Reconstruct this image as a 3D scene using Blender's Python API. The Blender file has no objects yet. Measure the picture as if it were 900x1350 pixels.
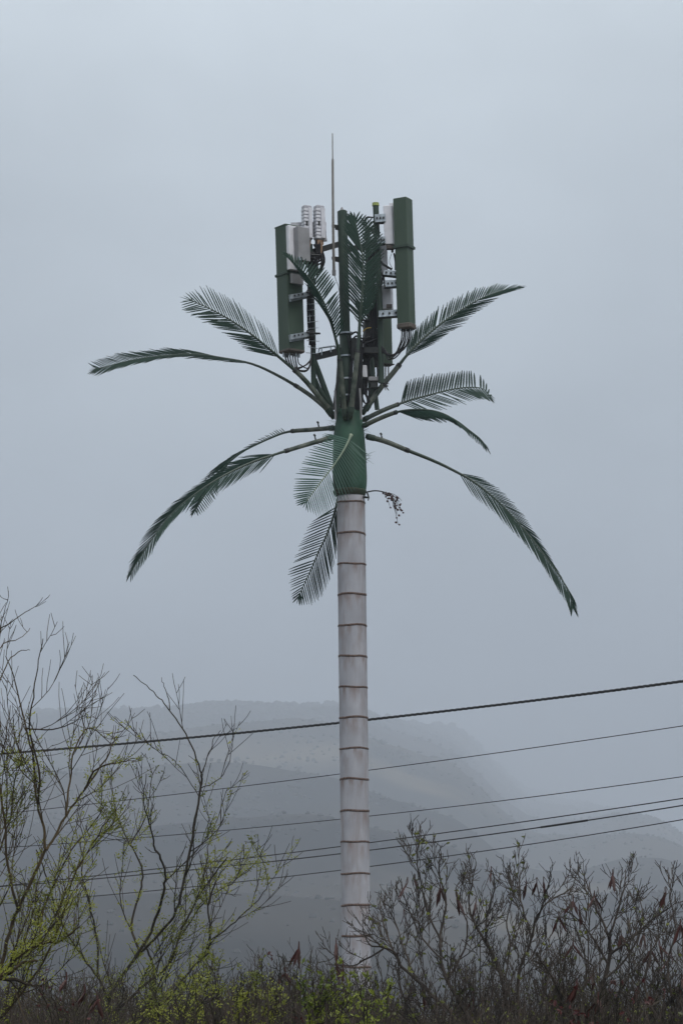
import bpy, math, random
import numpy as np
from mathutils import Vector, Matrix, noise

random.seed(7)
C = bpy.context.scene.collection
R = math.radians
F = 3780.0        # focal length in photo pixels (900 x 1350)
H0 = 1330.0       # photo row of the horizon
ZC = 1.6          # eye height
D = 60.0          # distance of the tower

def P(px, py, Y):
    return Vector(((px - 450.0) * Y / F, Y, ZC + (H0 - py) * Y / F))
def T(px, py, dy=0.0):
    return P(px, py, D + dy)
PX = D / F        # metres per photo pixel at the tower

# ------------------------------------------------------------------ materials
def mat(name, col, rough=0.7, var=0.0, scale=8.0, spec=0.3, stretch=(1, 1, 1), col2=None, bump=0.0, bscale=60.0, metal=0.0):
    m = bpy.data.materials.new(name); m.use_nodes = True
    nt = m.node_tree; b = nt.nodes['Principled BSDF']
    b.inputs['Roughness'].default_value = rough
    b.inputs['Specular IOR Level'].default_value = spec
    b.inputs['Metallic'].default_value = metal
    b.inputs['Base Color'].default_value = (*col, 1)
    tc = nt.nodes.new('ShaderNodeTexCoord')
    if var or col2:
        mp = nt.nodes.new('ShaderNodeMapping'); mp.inputs['Scale'].default_value = stretch
        nz = nt.nodes.new('ShaderNodeTexNoise'); nz.inputs['Scale'].default_value = scale; nz.inputs['Detail'].default_value = 5
        rp = nt.nodes.new('ShaderNodeValToRGB')
        c2 = col2 if col2 else tuple(min(1, c * (1 + var)) for c in col)
        c1 = col if col2 else tuple(c * (1 - var) for c in col)
        rp.color_ramp.elements[0].position = 0.35; rp.color_ramp.elements[0].color = (*c1, 1)
        rp.color_ramp.elements[1].position = 0.68; rp.color_ramp.elements[1].color = (*c2, 1)
        nt.links.new(tc.outputs['Object'], mp.inputs[0]); nt.links.new(mp.outputs[0], nz.inputs['Vector'])
        nt.links.new(nz.outputs[0], rp.inputs[0]); nt.links.new(rp.outputs[0], b.inputs['Base Color'])
    if bump:
        n2 = nt.nodes.new('ShaderNodeTexNoise'); n2.inputs['Scale'].default_value = bscale
        bp = nt.nodes.new('ShaderNodeBump'); bp.inputs['Strength'].default_value = bump; bp.inputs['Distance'].default_value = 0.02
        nt.links.new(tc.outputs['Object'], n2.inputs['Vector'])
        nt.links.new(n2.outputs[0], bp.inputs['Height']); nt.links.new(bp.outputs[0], b.inputs['Normal'])
    return m

def leaf_mat(name, c1, c2, trans=0.45, scale=1.5):
    m = bpy.data.materials.new(name); m.use_nodes = True
    nt = m.node_tree; nt.nodes.clear()
    out = nt.nodes.new('ShaderNodeOutputMaterial')
    tc = nt.nodes.new('ShaderNodeTexCoord')
    nz = nt.nodes.new('ShaderNodeTexNoise'); nz.inputs['Scale'].default_value = scale; nz.inputs['Detail'].default_value = 6
    rp = nt.nodes.new('ShaderNodeValToRGB')
    rp.color_ramp.elements[0].position = 0.38; rp.color_ramp.elements[0].color = (*c1, 1)
    rp.color_ramp.elements[1].position = 0.62; rp.color_ramp.elements[1].color = (*c2, 1)
    pb = nt.nodes.new('ShaderNodeBsdfPrincipled'); pb.inputs['Roughness'].default_value = 0.45
    pb.inputs['Specular IOR Level'].default_value = 0.4
    tr = nt.nodes.new('ShaderNodeBsdfTranslucent')
    mx = nt.nodes.new('ShaderNodeMixShader'); mx.inputs[0].default_value = trans
    L = nt.links.new
    L(tc.outputs['Object'], nz.inputs['Vector']); L(nz.outputs[0], rp.inputs[0])
    L(rp.outputs[0], pb.inputs['Base Color']); L(rp.outputs[0], tr.inputs['Color'])
    L(pb.outputs[0], mx.inputs[1]); L(tr.outputs[0], mx.inputs[2]); L(mx.outputs[0], out.inputs['Surface'])
    return m

def trunk_mat():
    m = bpy.data.materials.new('weathered_paint'); m.use_nodes = True
    nt = m.node_tree; b = nt.nodes['Principled BSDF']; L = nt.links.new
    b.inputs['Roughness'].default_value = 0.75; b.inputs['Specular IOR Level'].default_value = 0.25
    tc = nt.nodes.new('ShaderNodeTexCoord')
    def nz(scale, st, det=5):
        mp = nt.nodes.new('ShaderNodeMapping'); mp.inputs['Scale'].default_value = st
        n = nt.nodes.new('ShaderNodeTexNoise'); n.inputs['Scale'].default_value = scale; n.inputs['Detail'].default_value = det
        L(tc.outputs['Object'], mp.inputs[0]); L(mp.outputs[0], n.inputs['Vector']); return n
    def ramp(n, a, b_, ca, cb):
        r = nt.nodes.new('ShaderNodeValToRGB'); e = r.color_ramp.elements
        e[0].position = a; e[0].color = (*ca, 1); e[1].position = b_; e[1].color = (*cb, 1)
        L(n.outputs[0], r.inputs[0]); return r
    base = ramp(nz(3.0, (1, 1, 0.45)), 0.3, 0.72, (0.24, 0.243, 0.270), (0.345, 0.35, 0.388))
    streak = ramp(nz(9.0, (1, 1, 0.09), 6), 0.50, 0.72, (0, 0, 0), (1, 1, 1))
    spots = ramp(nz(2.2, (1, 1, 0.6), 7), 0.50, 0.66, (0, 0, 0), (1, 1, 1))
    mu = nt.nodes.new('ShaderNodeMath'); mu.operation = 'MULTIPLY'
    L(streak.outputs[0], mu.inputs[0]); mu.inputs[1].default_value = 0.42
    m1 = nt.nodes.new('ShaderNodeMixRGB'); L(mu.outputs[0], m1.inputs[0]); L(base.outputs[0], m1.inputs[1])
    m1.inputs[2].default_value = (0.17, 0.13, 0.12, 1)
    mu2 = nt.nodes.new('ShaderNodeMath'); mu2.operation = 'MULTIPLY'; mu2.inputs[1].default_value = 0.25
    L(spots.outputs[0], mu2.inputs[0])
    m2 = nt.nodes.new('ShaderNodeMixRGB'); L(mu2.outputs[0], m2.inputs[0]); L(m1.outputs[0], m2.inputs[1])
    m2.inputs[2].default_value = (0.20, 0.17, 0.165, 1)
    # rust washed out below every ring (stain pattern repeats with the ring spacing, broken up by noise)
    sp = nt.nodes.new('ShaderNodeSeparateXYZ'); L(tc.outputs['Object'], sp.inputs[0])
    md = nt.nodes.new('ShaderNodeMath'); md.operation = 'MODULO'; md.inputs[1].default_value = 0.6456
    ad = nt.nodes.new('ShaderNodeMath'); ad.operation = 'ADD'; ad.inputs[1].default_value = TRUNK_MOD
    L(sp.outputs[2], ad.inputs[0]); L(ad.outputs[0], md.inputs[0])
    mr = nt.nodes.new('ShaderNodeMapRange'); mr.inputs[1].default_value = 0.25; mr.inputs[2].default_value = 0.64
    L(md.outputs[0], mr.inputs[0])
    s2 = ramp(nz(7.0, (1, 1, 0.3), 6), 0.42, 0.7, (0, 0, 0), (1, 1, 1))
    mm = nt.nodes.new('ShaderNodeMath'); mm.operation = 'MULTIPLY'; L(mr.outputs[0], mm.inputs[0]); L(s2.outputs[0], mm.inputs[1])
    m3 = nt.nodes.new('ShaderNodeMixRGB'); L(mm.outputs[0], m3.inputs[0]); L(m2.outputs[0], m3.inputs[1])
    m3.inputs[2].default_value = (0.16, 0.11, 0.095, 1)
    L(m3.outputs[0], b.inputs['Base Color'])
    n2 = nz(40, (1, 1, .5)); bp = nt.nodes.new('ShaderNodeBump'); bp.inputs['Strength'].default_value = 0.15; bp.inputs['Distance'].default_value = 0.01
    L(n2.outputs[0], bp.inputs['Height']); L(bp.outputs[0], b.inputs['Normal'])
    return m

TRUNK_MOD = 0.0
M = {}
def make_mats():
    M['ring'] = mat('rusty_ring', (0.060, 0.040, 0.034), 0.85, col2=(0.13, 0.09, 0.078), scale=14, bump=0.4)
    M['shaft'] = mat('crownshaft_green', (0.011, 0.040, 0.024), 0.6, col2=(0.022, 0.068, 0.042), scale=4, stretch=(1, 1, .4), bump=0.2, bscale=12)
    M['shaft_low'] = mat('crownshaft_brown', (0.030, 0.026, 0.015), 0.7, col2=(0.028, 0.045, 0.026), scale=5)
    M['frond'] = mat('frond_plastic', (0.006, 0.020, 0.014), 0.55, col2=(0.010, 0.030, 0.021), scale=1.2, spec=0.12)
    M['frond_pale'] = mat('frond_plastic_faded', (0.023, 0.064, 0.047), 0.5, col2=(0.038, 0.094, 0.070), scale=1.2, spec=0.4)
    M['stem'] = mat('stem_plastic', (0.014, 0.030, 0.020), 0.42, col2=(0.028, 0.046, 0.032), scale=3, spec=0.4)
    M['stem_pale'] = mat('stem_faded', (0.15, 0.20, 0.15), 0.5, col2=(0.24, 0.28, 0.21), scale=9)
    M['sleeve'] = mat('sleeve_plastic', (0.022, 0.036, 0.027), 0.5, col2=(0.11, 0.12, 0.10), scale=5)
    M['panel'] = mat('panel_green', (0.030, 0.053, 0.036), 0.55, col2=(0.046, 0.070, 0.051), scale=1.6, spec=0.3, stretch=(1, 1, .35))
    M['pipe'] = mat('pipe_green', (0.018, 0.036, 0.026), 0.6, col2=(0.032, 0.052, 0.040), scale=3)
    M['white'] = mat('white_housing', (0.55, 0.55, 0.59), 0.45, var=0.10, scale=5)
    M['grey'] = mat('grey_housing', (0.20, 0.20, 0.21), 0.5, var=0.15, scale=4)
    M['silver'] = mat('silver_housing', (0.33, 0.33, 0.36), 0.5, var=0.2, scale=10)
    M['galv'] = mat('galvanised', (0.32, 0.36, 0.40), 0.45, var=0.3, scale=12, metal=0.3)
    M['dark'] = mat('dark_steel', (0.020, 0.022, 0.022), 0.6, var=0.3)
    M['cable'] = mat('cable_rubber', (0.008, 0.008, 0.010), 0.5)
    M['copper'] = mat('copper_fitting', (0.27, 0.17, 0.11), 0.45, var=0.2)
    M['plate'] = mat('end_plate', (0.085, 0.072, 0.064), 0.7, var=0.25, scale=9)
    M['yellow'] = mat('yellow_cap', (0.22, 0.26, 0.08), 0.6)
    M['ochre'] = mat('ochre_strap', (0.30, 0.21, 0.05), 0.7)
    M['whip'] = mat('whip_fibreglass', (0.16, 0.15, 0.14), 0.5, var=0.1)
    M['wire'] = mat('wire_black', (0.012, 0.012, 0.014), 0.5)
    M['berry'] = mat('berry', (0.040, 0.010, 0.010), 0.4)
    M['bark'] = mat('bark_grey', (0.016, 0.012, 0.010), 0.8, col2=(0.062, 0.049, 0.040), scale=3)
    M['bark_brown'] = mat('bark_brown', (0.014, 0.010, 0.008), 0.85, col2=(0.070, 0.052, 0.040), scale=2.5)
    M['bark_dark'] = mat('bark_dark', (0.016, 0.014, 0.011), 0.9, col2=(0.045, 0.036, 0.025), scale=4)
    M['bark_moss'] = mat('bark_mossy', (0.018, 0.013, 0.008), 0.9, col2=(0.060, 0.042, 0.018), scale=4)
    M['leaf'] = leaf_mat('leaf_spring', (0.085, 0.105, 0.012), (0.310, 0.330, 0.042))
    M['leaf_bright'] = leaf_mat('leaf_bright', (0.090, 0.125, 0.018), (0.280, 0.320, 0.045))
    M['leaf_dark'] = leaf_mat('leaf_dull', (0.035, 0.046, 0.010), (0.160, 0.180, 0.030))
    M['leaf_red'] = leaf_mat('leaf_red', (0.045, 0.010, 0.012), (0.090, 0.022, 0.020), 0.3)
    M['pod'] = mat('seed_pod', (0.020, 0.008, 0.007), 0.5, col2=(0.055, 0.015, 0.012), scale=6)
    M['ground'] = mat('dry_ground', (0.085, 0.070, 0.048), 0.95, col2=(0.055, 0.062, 0.030), scale=0.15)
    M['scrub'] = mat('hill_scrub', (0.020, 0.022, 0.022), 0.95, col2=(0.044, 0.042, 0.038), scale=0.02)

# ------------------------------------------------------------------ objects
ORG = {}
def tag(o, label=None, cat=None, group=None, kind=None):
    if label: o['label'] = label
    if cat: o['category'] = cat
    if group: o['group'] = group
    if kind: o['kind'] = kind
    return o
def empty(name, loc, label, cat, group=None):
    o = bpy.data.objects.new(name, None); C.objects.link(o); o.location = loc; o.empty_display_size = 0.3
    ORG[o.name] = Vector(loc); return tag(o, label, cat, group)

class Geo:
    def __init__(s): s.v = []; s.f = []; s.m = []; s.mi = 0
    def add(s, vs, fs):
        n = len(s.v); s.v.extend(vs)
        for f in fs: s.f.append(tuple(i + n for i in f)); s.m.append(s.mi)
    def tube(s, pts, r0, r1=None, sides=6, cap=True, radii=None):
        n = len(pts)
        if n < 2: return
        if r1 is None: r1 = r0
        t = (pts[1] - pts[0]).normalized()
        a = Vector((0, 0, 1)) if abs(t.z) < 0.9 else Vector((1, 0, 0))
        u = t.cross(a).normalized()
        vs = []; base = len(s.v)
        for i, p in enumerate(pts):
            if 0 < i < n - 1: t = (pts[i + 1] - pts[i - 1])
            elif i == n - 1: t = pts[i] - pts[i - 1]
            if t.length < 1e-9: t = Vector((0, 0, 1))
            t = t.normalized()
            u = u - t * u.dot(t)
            if u.length < 1e-6: u = t.orthogonal()
            u.normalize(); w = t.cross(u)
            r = radii[i] if radii else r0 + (r1 - r0) * i / (n - 1)
            for k in range(sides):
                an = 2 * math.pi * k / sides
                vs.append(p + (u * math.cos(an) + w * math.sin(an)) * r)
        fs = []
        for i in range(n - 1):
            for k in range(sides):
                k2 = (k + 1) % sides
                fs.append((i * sides + k, i * sides + k2, (i + 1) * sides + k2, (i + 1) * sides + k))
        if cap:
            fs.append(tuple(range(sides - 1, -1, -1))); fs.append(tuple((n - 1) * sides + k for k in range(sides)))
        s.add(vs, fs)
    def lathe(s, prof, sides=32, axis=None, cap=True):
        # prof: list of (centre Vector, radius)
        vs = []; n = len(prof)
        for c, r in prof:
            for k in range(sides):
                a = 2 * math.pi * k / sides
                vs.append(Vector((c.x + r * math.cos(a), c.y + r * math.sin(a), c.z)))
        fs = []
        for i in range(n - 1):
            for k in range(sides):
                k2 = (k + 1) % sides
                fs.append((i * sides + k, i * sides + k2, (i + 1) * sides + k2, (i + 1) * sides + k))
        if cap:
            fs.append(tuple(range(sides - 1, -1, -1))); fs.append(tuple((n - 1) * sides + k for k in range(sides)))
        s.add(vs, fs)
    def box(s, pb, pt, w, d, yaw=0.0, bev=0.008):
        # upright (or leaning) prism from bottom centre pb to top centre pt; yaw turns the front (-Y) face
        ux = Vector((math.cos(yaw), math.sin(yaw), 0)); uy = Vector((-math.sin(yaw), math.cos(yaw), 0))
        b = min(bev, w * .3, d * .3)
        x, y = w / 2, d / 2
        oct_ = [(-x + b, -y), (x - b, -y), (x, -y + b), (x, y - b), (x - b, y), (-x + b, y), (-x, y - b), (-x, -y + b)]
        ax = (pt - pb).normalized()
        def ring(c, k): return [c + ux * (a * k[0]) + uy * (q * k[1]) for a, q in oct_]
        k = ((x - b) / x, (y - b) / y)
        vs = ring(pb, k) + ring(pb + ax * b, (1, 1)) + ring(pt - ax * b, (1, 1)) + ring(pt, k)
        fs = [tuple(range(7, -1, -1)), tuple(24 + i for i in range(8))]
        for j in range(3):
            for i in range(8):
                i2 = (i + 1) % 8
                fs.append((j * 8 + i, j * 8 + i2, (j + 1) * 8 + i2, (j + 1) * 8 + i))
        s.add(vs, fs)
    def beam(s, a, b, w, h):
        # bar of rectangular section from a to b
        t = (b - a).normalized(); up = Vector((0, 0, 1)) if abs(t.z) < 0.9 else Vector((0, 1, 0))
        u = t.cross(up).normalized(); v = u.cross(t)
        q = [(-1, -1), (1, -1), (1, 1), (-1, 1)]
        vs = [p + u * (i * w / 2) + v * (j * h / 2) for p in (a, b) for i, j in q]
        s.add(vs, [(3, 2, 1, 0), (4, 5, 6, 7), (0, 1, 5, 4), (1, 2, 6, 5), (2, 3, 7, 6), (3, 0, 4, 7)])
    def ball(s, c, r, squash=1.0, seed=0, jit=0.0):
        rg = random.Random(seed); ph = (1 + 5 ** .5) / 2
        vv = [(-1, ph, 0), (1, ph, 0), (-1, -ph, 0), (1, -ph, 0), (0, -1, ph), (0, 1, ph), (0, -1, -ph), (0, 1, -ph), (ph, 0, -1), (ph, 0, 1), (-ph, 0, -1), (-ph, 0, 1)]
        ff = [(0, 11, 5), (0, 5, 1), (0, 1, 7), (0, 7, 10), (0, 10, 11), (1, 5, 9), (5, 11, 4), (11, 10, 2), (10, 7, 6), (7, 1, 8), (3, 9, 4), (3, 4, 2), (3, 2, 6), (3, 6, 8), (3, 8, 9), (4, 9, 5), (2, 4, 11), (6, 2, 10), (8, 6, 7), (9, 8, 1)]
        k = r / math.sqrt(1 + ph * ph)
        s.add([Vector((c.x + x * k * (1 + rg.uniform(-jit, jit)), c.y + y * k * (1 + rg.uniform(-jit, jit)), c.z + z * k * squash * (1 + rg.uniform(-jit, jit)))) for x, y, z in vv], ff)

def obj(name, g, material, parent=None, org=None, smooth=False):
    if org is None:
        org = sum(g.v[:1], Vector()) if g.v else Vector()
    org = Vector(org)
    me = bpy.data.meshes.new(name)
    me.from_pydata([(v - org)[:] for v in g.v], [], g.f)
    mats = material if isinstance(material, (list, tuple)) else [material]
    for mm in mats: me.materials.append(mm)
    if len(mats) > 1: me.polygons.foreach_set('material_index', g.m)
    if smooth: me.polygons.foreach_set('use_smooth', [True] * len(me.polygons))
    me.update()
    o = bpy.data.objects.new(name, me); C.objects.link(o)
    ORG[o.name] = org
    if parent: o.parent = parent; o.location = org - ORG[parent.name]
    else: o.location = org
    return o

def catmull(pts, per=6):
    out = []; n = len(pts)
    for i in range(n - 1):
        p0 = pts[max(i - 1, 0)]; p1 = pts[i]; p2 = pts[i + 1]; p3 = pts[min(i + 2, n - 1)]
        for k in range(per):
            t = k / per
            out.append(0.5 * ((2 * p1) + (p2 - p0) * t + (2 * p0 - 5 * p1 + 4 * p2 - p3) * t * t + (3 * p1 - p0 - 3 * p2 + p3) * t ** 3))
    out.append(pts[-1].copy()); return out

class Curve:
    def __init__(s, pts, per=8):
        s.p = catmull(pts, per); s.l = [0.0]
        for a, b in zip(s.p, s.p[1:]): s.l.append(s.l[-1] + (b - a).length)
        s.L = s.l[-1]
    def at(s, t):
        x = min(max(t, 0), 1) * s.L
        for i in range(len(s.p) - 1):
            if s.l[i + 1] >= x or i == len(s.p) - 2:
                k = (x - s.l[i]) / max(s.l[i + 1] - s.l[i], 1e-9)
                return s.p[i].lerp(s.p[i + 1], k), (s.p[i + 1] - s.p[i]).normalized()
    def sub(s, a, b, n): return [s.at(a + (b - a) * i / n)[0] for i in range(n + 1)]

# ------------------------------------------------------------------ fronds
def key(keys, t):
    if t <= keys[0][0]: return Vector(keys[0][1:])
    for a, b in zip(keys, keys[1:]):
        if t <= b[0]:
            k = (t - a[0]) / (b[0] - a[0]); return Vector(a[1:]).lerp(Vector(b[1:]), k)
    return Vector(keys[-1][1:])

def leaflet(g, p, d, w, wdir, droop, rg):
    n = 4; prof = (0.65, 1.0, 1.0, 0.85, 0.28)
    L = d.length; dn = d.normalized()
    wd = wdir - dn * wdir.dot(dn)
    if wd.length < 1e-5: wd = dn.orthogonal()
    wd.normalize(); nn = dn.cross(wd)
    vs = []
    for i in range(n + 1):
        t = i / n; c = p + d * t + Vector((0, 0, -droop * L * t * t))
        hw = w * .5 * prof[i]; th = hw * 0.28
        vs += [c + wd * hw, c + nn * th, c - wd * hw, c - nn * th]
    fs = []
    for i in range(n):
        for k in range(4):
            k2 = (k + 1) % 4
            fs.append((i * 4 + k, i * 4 + k2, i * 4 + 4 + k2, i * 4 + 4 + k))
    g.add(vs, fs)

FR = 0
def frond(root, rach, start, sides, rbase=0.052, sleeve=None, step=0.070, width=0.037, flat=(0, 0), mleaf=None, mstem=None, stem_start=0.0, label=None, peg=False):
    """rach: (px, py, depth) points base to tip.  start: share of the length where leaflets begin.
    sides: for each side, keys (t, dx, dy, depth) - leaflet vectors in photo pixels (right, down) and metres."""
    global FR; FR += 1
    rg = random.Random(FR * 31)
    rbase *= .9
    cv = Curve([T(*p) for p in rach])
    g = Geo()
    n = max(6, int(cv.L * (1 - start) / step))
    for si, keys in enumerate(sides):
        skip = {rg.randrange(3, n - 2)} if rg.random() < 0.7 else set()
        for i in range(n + 1):
            if i in skip: continue
            t = start + (1 - start) * min(1, (i + rg.uniform(-.05, .05)) / n)
            p, tg = cv.at(t)
            u = (t - start) / (1 - start)
            k = key(keys, u)
            d = Vector((k.x * PX, k.z, -k.y * PX)) * rg.uniform(0.98, 1.10)
            d += Vector((rg.uniform(-1, 1), rg.uniform(-1, 1), rg.uniform(-1, 1))) * 0.013 * d.length
            if rg.random() < 0.03: d.z -= 0.12 * d.length; d *= 0.9
            wd = tg
            if flat[si]:      # leaflets twisted about their own axis so that the blades overlap like shingles
                wd = d.cross(Vector((0, 1, 0))).normalized() * (1 if d.cross(Vector((0, 1, 0))).dot(tg) > 0 else -1) + tg * rg.uniform(-.2, .5)
            leaflet(g, p, d, width * (.62 if flat[si] else 1) * rg.uniform(.85, 1.1), wd, rg.uniform(0.0, 0.05), rg)
    # tuft at the tip
    p, tg = cv.at(1.0)
    k0 = key(sides[0], .9); k1 = key(sides[1], .9)
    sv = Vector(((k0.x - k1.x) * PX, (k0.z - k1.z), -(k0.y - k1.y) * PX)); sv -= tg * sv.dot(tg); sv.normalize()
    for a in (-52, -28, -6, 17, 42):
        leaflet(g, p - tg * .03 * abs(a) / 30, (tg * math.cos(R(a)) + sv * math.sin(R(a))) * rg.uniform(.15, .21), width * .6, sv if abs(a) < 45 else tg, 0.02, rg)
    fr = obj('frond', g, mleaf or M['frond'], root, org=cv.p[0])
    if label: fr['label'] = label
    s = Geo()
    pts = cv.sub(stem_start, 1, 36)
    rad = []
    for i in range(len(pts)):
        t = stem_start + (1 - stem_start) * i / (len(pts) - 1)
        if t < start: r = rbase + (rbase * 0.55 - rbase) * (t / max(start, 1e-3))
        else: r = rbase * 0.55 + (0.009 - rbase * .55) * ((t - start) / (1 - start)) ** 0.8
        rad.append(r)
    s.tube(pts, 0, 0, 8, True, rad)
    obj('stem', s, mstem or M['stem'], fr, smooth=True)
    if sleeve:
        q = Geo(); pp = cv.sub(sleeve[0], sleeve[1], 6)
        q.tube(pp, rbase * 1.10, rbase * .96, 10)
        obj('sleeve', q, M['sleeve'], fr)
        q = Geo(); pp = cv.sub(max(0, sleeve[0] - .015), sleeve[0] + .012, 2); q.tube(pp, rbase * 1.32, rbase * 1.26, 10); obj('collar', q, M['pipe'], fr)
        q = Geo(); pp = cv.sub(sleeve[1] - .012, sleeve[1] + .004, 2); q.tube(pp, rbase * 1.08, rbase * 1.02, 10); obj('clamp_ring', q, M['dark'], fr)
        if peg:
            q = Geo(); p, tg = cv.at(sleeve[0] + (sleeve[1] - sleeve[0]) * .3)
            q.tube([p, p + Vector((-.03, 0, .13))], 0.02, 0.016, 6); q.tube([p + Vector((-.045, 0, .125)), p + Vector((-.02, 0, .15))], 0.03, 0.03, 6)
            obj('peg', q, M['dark'], fr)
    return fr

def build_tower():
    global TRUNK_MOD
    base = T(472, 1330 + 100.8, 0); base.z = 0.0
    root = empty('cell_tower', base, 'tall cell tower disguised as a palm, pale ringed trunk, green plastic fronds and antennas', 'cell tower')
    def tc(py): return 462.3 + (py - 652) * 0.0122      # trunk centre column at a row
    # ---- trunk
    g = Geo(); prof = []
    z0 = -0.05
    ztop = T(0, 650).z
    n = 60
    for i in range(n + 1):
        z = z0 + (ztop - z0) * i / n
        py = H0 - (z - ZC) * F / D
        r = (18.5 + (py - 652) * 0.0009) * PX
        c = T(tc(py), py); c.z = z
        prof.append((c, r))
    g.lathe(prof, 48)
    rows = [663.5, 704.5, 744.5, 784.5, 825.5, 866, 906.5, 946.5, 987.5, 1028, 1069.5, 1110.5, 1152, 1193.5, 1234, 1275, 1316, 1357, 1398]
    zr = [T(0, r).z for r in rows]
    TRUNK_MOD = (0.6456 * 40 - (zr[4] - 0.0)) % 0.6456
    trunk = obj('trunk', g, trunk_mat(), root, org=base, smooth=True)
    rg = random.Random(3)
    for i, row in enumerate(rows):
        q = Geo(); r = (18.5 + (row - 652) * 0.0009) * PX
        c = T(tc(row), row); h = 0.023 * rg.uniform(.85, 1.2); pr = []
        tilt = rg.uniform(-.03, .03); til2 = rg.uniform(-.03, .03)
        for dz, dr in ((-1, -.01), (-.8, .006), (0, .011), (.8, .007), (1, -.01)):
            pr.append((c + Vector((0, 0, dz * h)), r + dr))
        q.lathe(pr, 40, cap=False)
        ph = rg.uniform(0, 6)
        for v in q.v:
            dx, dy = v.x - c.x, v.y - c.y; an = math.atan2(dy, dx)
            v.z += dx * tilt + dy * til2 + 0.007 * math.sin(3 * an + ph) + 0.006 * noise.noise(Vector((math.cos(an) * 6, math.sin(an) * 6, i * 3.0)))
            k = 1 + 0.012 * noise.noise(Vector((math.cos(an) * 9, math.sin(an) * 9, i * 5.0)))
            v.x = c.x + dx * k; v.y = c.y + dy * k
        obj('ring', q, M['ring'], trunk, org=c, smooth=True)
    # ---- crownshaft
    def shaft(prf, mt, name, parent):
        q = Geo(); pr = []
        pc = [(Vector((a, b, c))) for a, b, c in prf]
        sm = catmull(pc, 5)
        for v in sm:
            c = T(v.y, v.x); pr.append((c, v.z * PX))
        q.lathe(pr, 40)
        for v in q.v:
            c = T(tc(600), 600); an = math.atan2(v.y - D, v.x - c.x)
            k = noise.noise(Vector((math.cos(an) * 1.6, math.sin(an) * 1.6, v.z * 1.3))) * 0.05 + noise.noise(Vector((math.cos(an) * 5, math.sin(an) * 5, v.z * 3))) * 0.02
            v.x += (v.x - c.x) * k; v.y += (v.y - D) * k
        return obj(name, q, mt, parent, org=T(462, prf[0][0]), smooth=True)
    cs = shaft([(652, 461.5, 19.6), (645, 461.5, 21.6), (632, 461.3, 22.8), (615, 461, 22.4), (595, 460.5, 21.6), (575, 460, 20.6), (562, 460, 19.0), (552, 460, 17.2), (545, 460, 16.5), (540, 460, 14)], M['shaft'], 'crownshaft', root)
    shaft([(654.5, 461.5, 19.2), (651, 461.5, 20.9), (648, 461.5, 21.7), (646, 461.4, 21.3)], M['shaft_low'], 'hem', cs)
    q = Geo(); q.tube([T(484, 650, -.1), T(486, 656, -.12), T(485, 660, -.12)], .02, .012, 6); q.tube([T(478, 655, -.15), T(485, 656, -.12)], .03, .02, 6)
    obj('hook', q, M['dark'], cs)
    # spiky frayed sheath at the petiole bases
    rg = random.Random(5)
    for sx, px, py in ((-1, 444, 561), (-1, 443, 571), (1, 477, 568), (1, 480, 603)):
        q = Geo()
        for k in range(9):
            a = R(rg.uniform(-40, 40)); L = rg.uniform(.1, .22)
            p = T(px, py + rg.uniform(-5, 5), -.05)
            leaflet(q, p, Vector((sx * math.cos(a), -.2, math.sin(a))) * (L + .03), .02, Vector((0, 1, .3)), 0, rg)
        obj('frayed_sheath', q, M['frond_pale'], cs)

    # ---- mast
    q = Geo(); q.tube([T(455.5, 545), T(457, 500), T(455, 439)], .13, .125, 20)
    m1 = obj('mast', q, M['pipe'], root, smooth=True)
    q = Geo(); q.tube([T(455, 442), T(451, 279)], .103, .103, 20)
    q.tube([T(451, 279), T(450.9, 277.8)], .103, .08, 20)
    obj('mast_tube', q, M['pipe'], m1, smooth=False)
    q = Geo(); q.tube([T(450.6, 279), T(450.5, 275.5), T(450.4, 273)], .05, .012, 8)
    obj('lightning_spike', q, M['grey'], m1)
    for py, w in ((440, .16), (470, .15), (500, .155), (522, .15)):
        q = Geo(); q.tube([T(455.6, py + 1), T(455.5, py - 1)], w, w, 20); obj('clamp', q, M['galv'], m1)
    # secondary pipes
    def pipe(pts, r, mt='pipe', name='mounting_pole', par=root, sides=12):
        q = Geo(); q.tube(pts, r, r, sides); return obj(name, q, M[mt], par, smooth=False)
    pl = pipe([T(413.5, 515, -.2), T(412.5, 440, -.2), T(408.5, 322, -.2)], .055)
    pr = pipe([T(502.5, 505, -.2), T(501, 420, -.2), T(495, 269, -.2)], .062)
    q = Geo(); q.tube([T(495, 271.5, -.2), T(494.9, 267.5, -.2)], .075, .07, 12); obj('cap', q, M['yellow'], pr)
    pb = pipe([T(489, 530, .5), T(487, 410, .5), T(484, 300, .5)], .06)
    pipe([T(413.5, 474, -.2), T(424, 502, -.1), T(436, 535, 0)], .06, name='strut')
    pipe([T(415, 500, -.2), T(420, 512, -.1), T(440, 540, 0)], .05, name='strut')
    pipe([T(444, 545, -.1), T(446, 500, -.1), T(449, 455, .1)], .05, name='strut')
    pipe([T(472, 545, -.1), T(474, 500, -.1), T(474, 452, .1)], .06, name='strut')
    pipe([T(497, 540, .1), T(492, 500, .1), T(489, 470, .3)], .05, name='strut')
    # cross arms
    def arm(a, b, w=.06, h=.11, mt='dark', name='support_arm', par=root):
        q = Geo(); q.beam(a, b, w, h); return obj(name, q, M[mt], par)
    arm(T(408, 333, -.2), T(447, 322, 0)); arm(T(414, 471, -.2), T(452, 462, 0), .1, .13)
    arm(T(455, 462, 0), T(502, 462, -.2), .1, .12); arm(T(452, 330, 0), T(497, 322, -.2), .08, .1)
    q = Geo()
    q.tube([T(420, 464, -.3), T(421, 459, -.3), T(441, 456, -.1), T(443, 461, 0)], .018, .018, 6)
    q.tube([T(424, 468, -.3), T(424, 459, -.3)], .015, .015, 6); q.tube([T(436, 464, -.2), T(436, 457, -.2)], .015, .015, 6)
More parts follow.
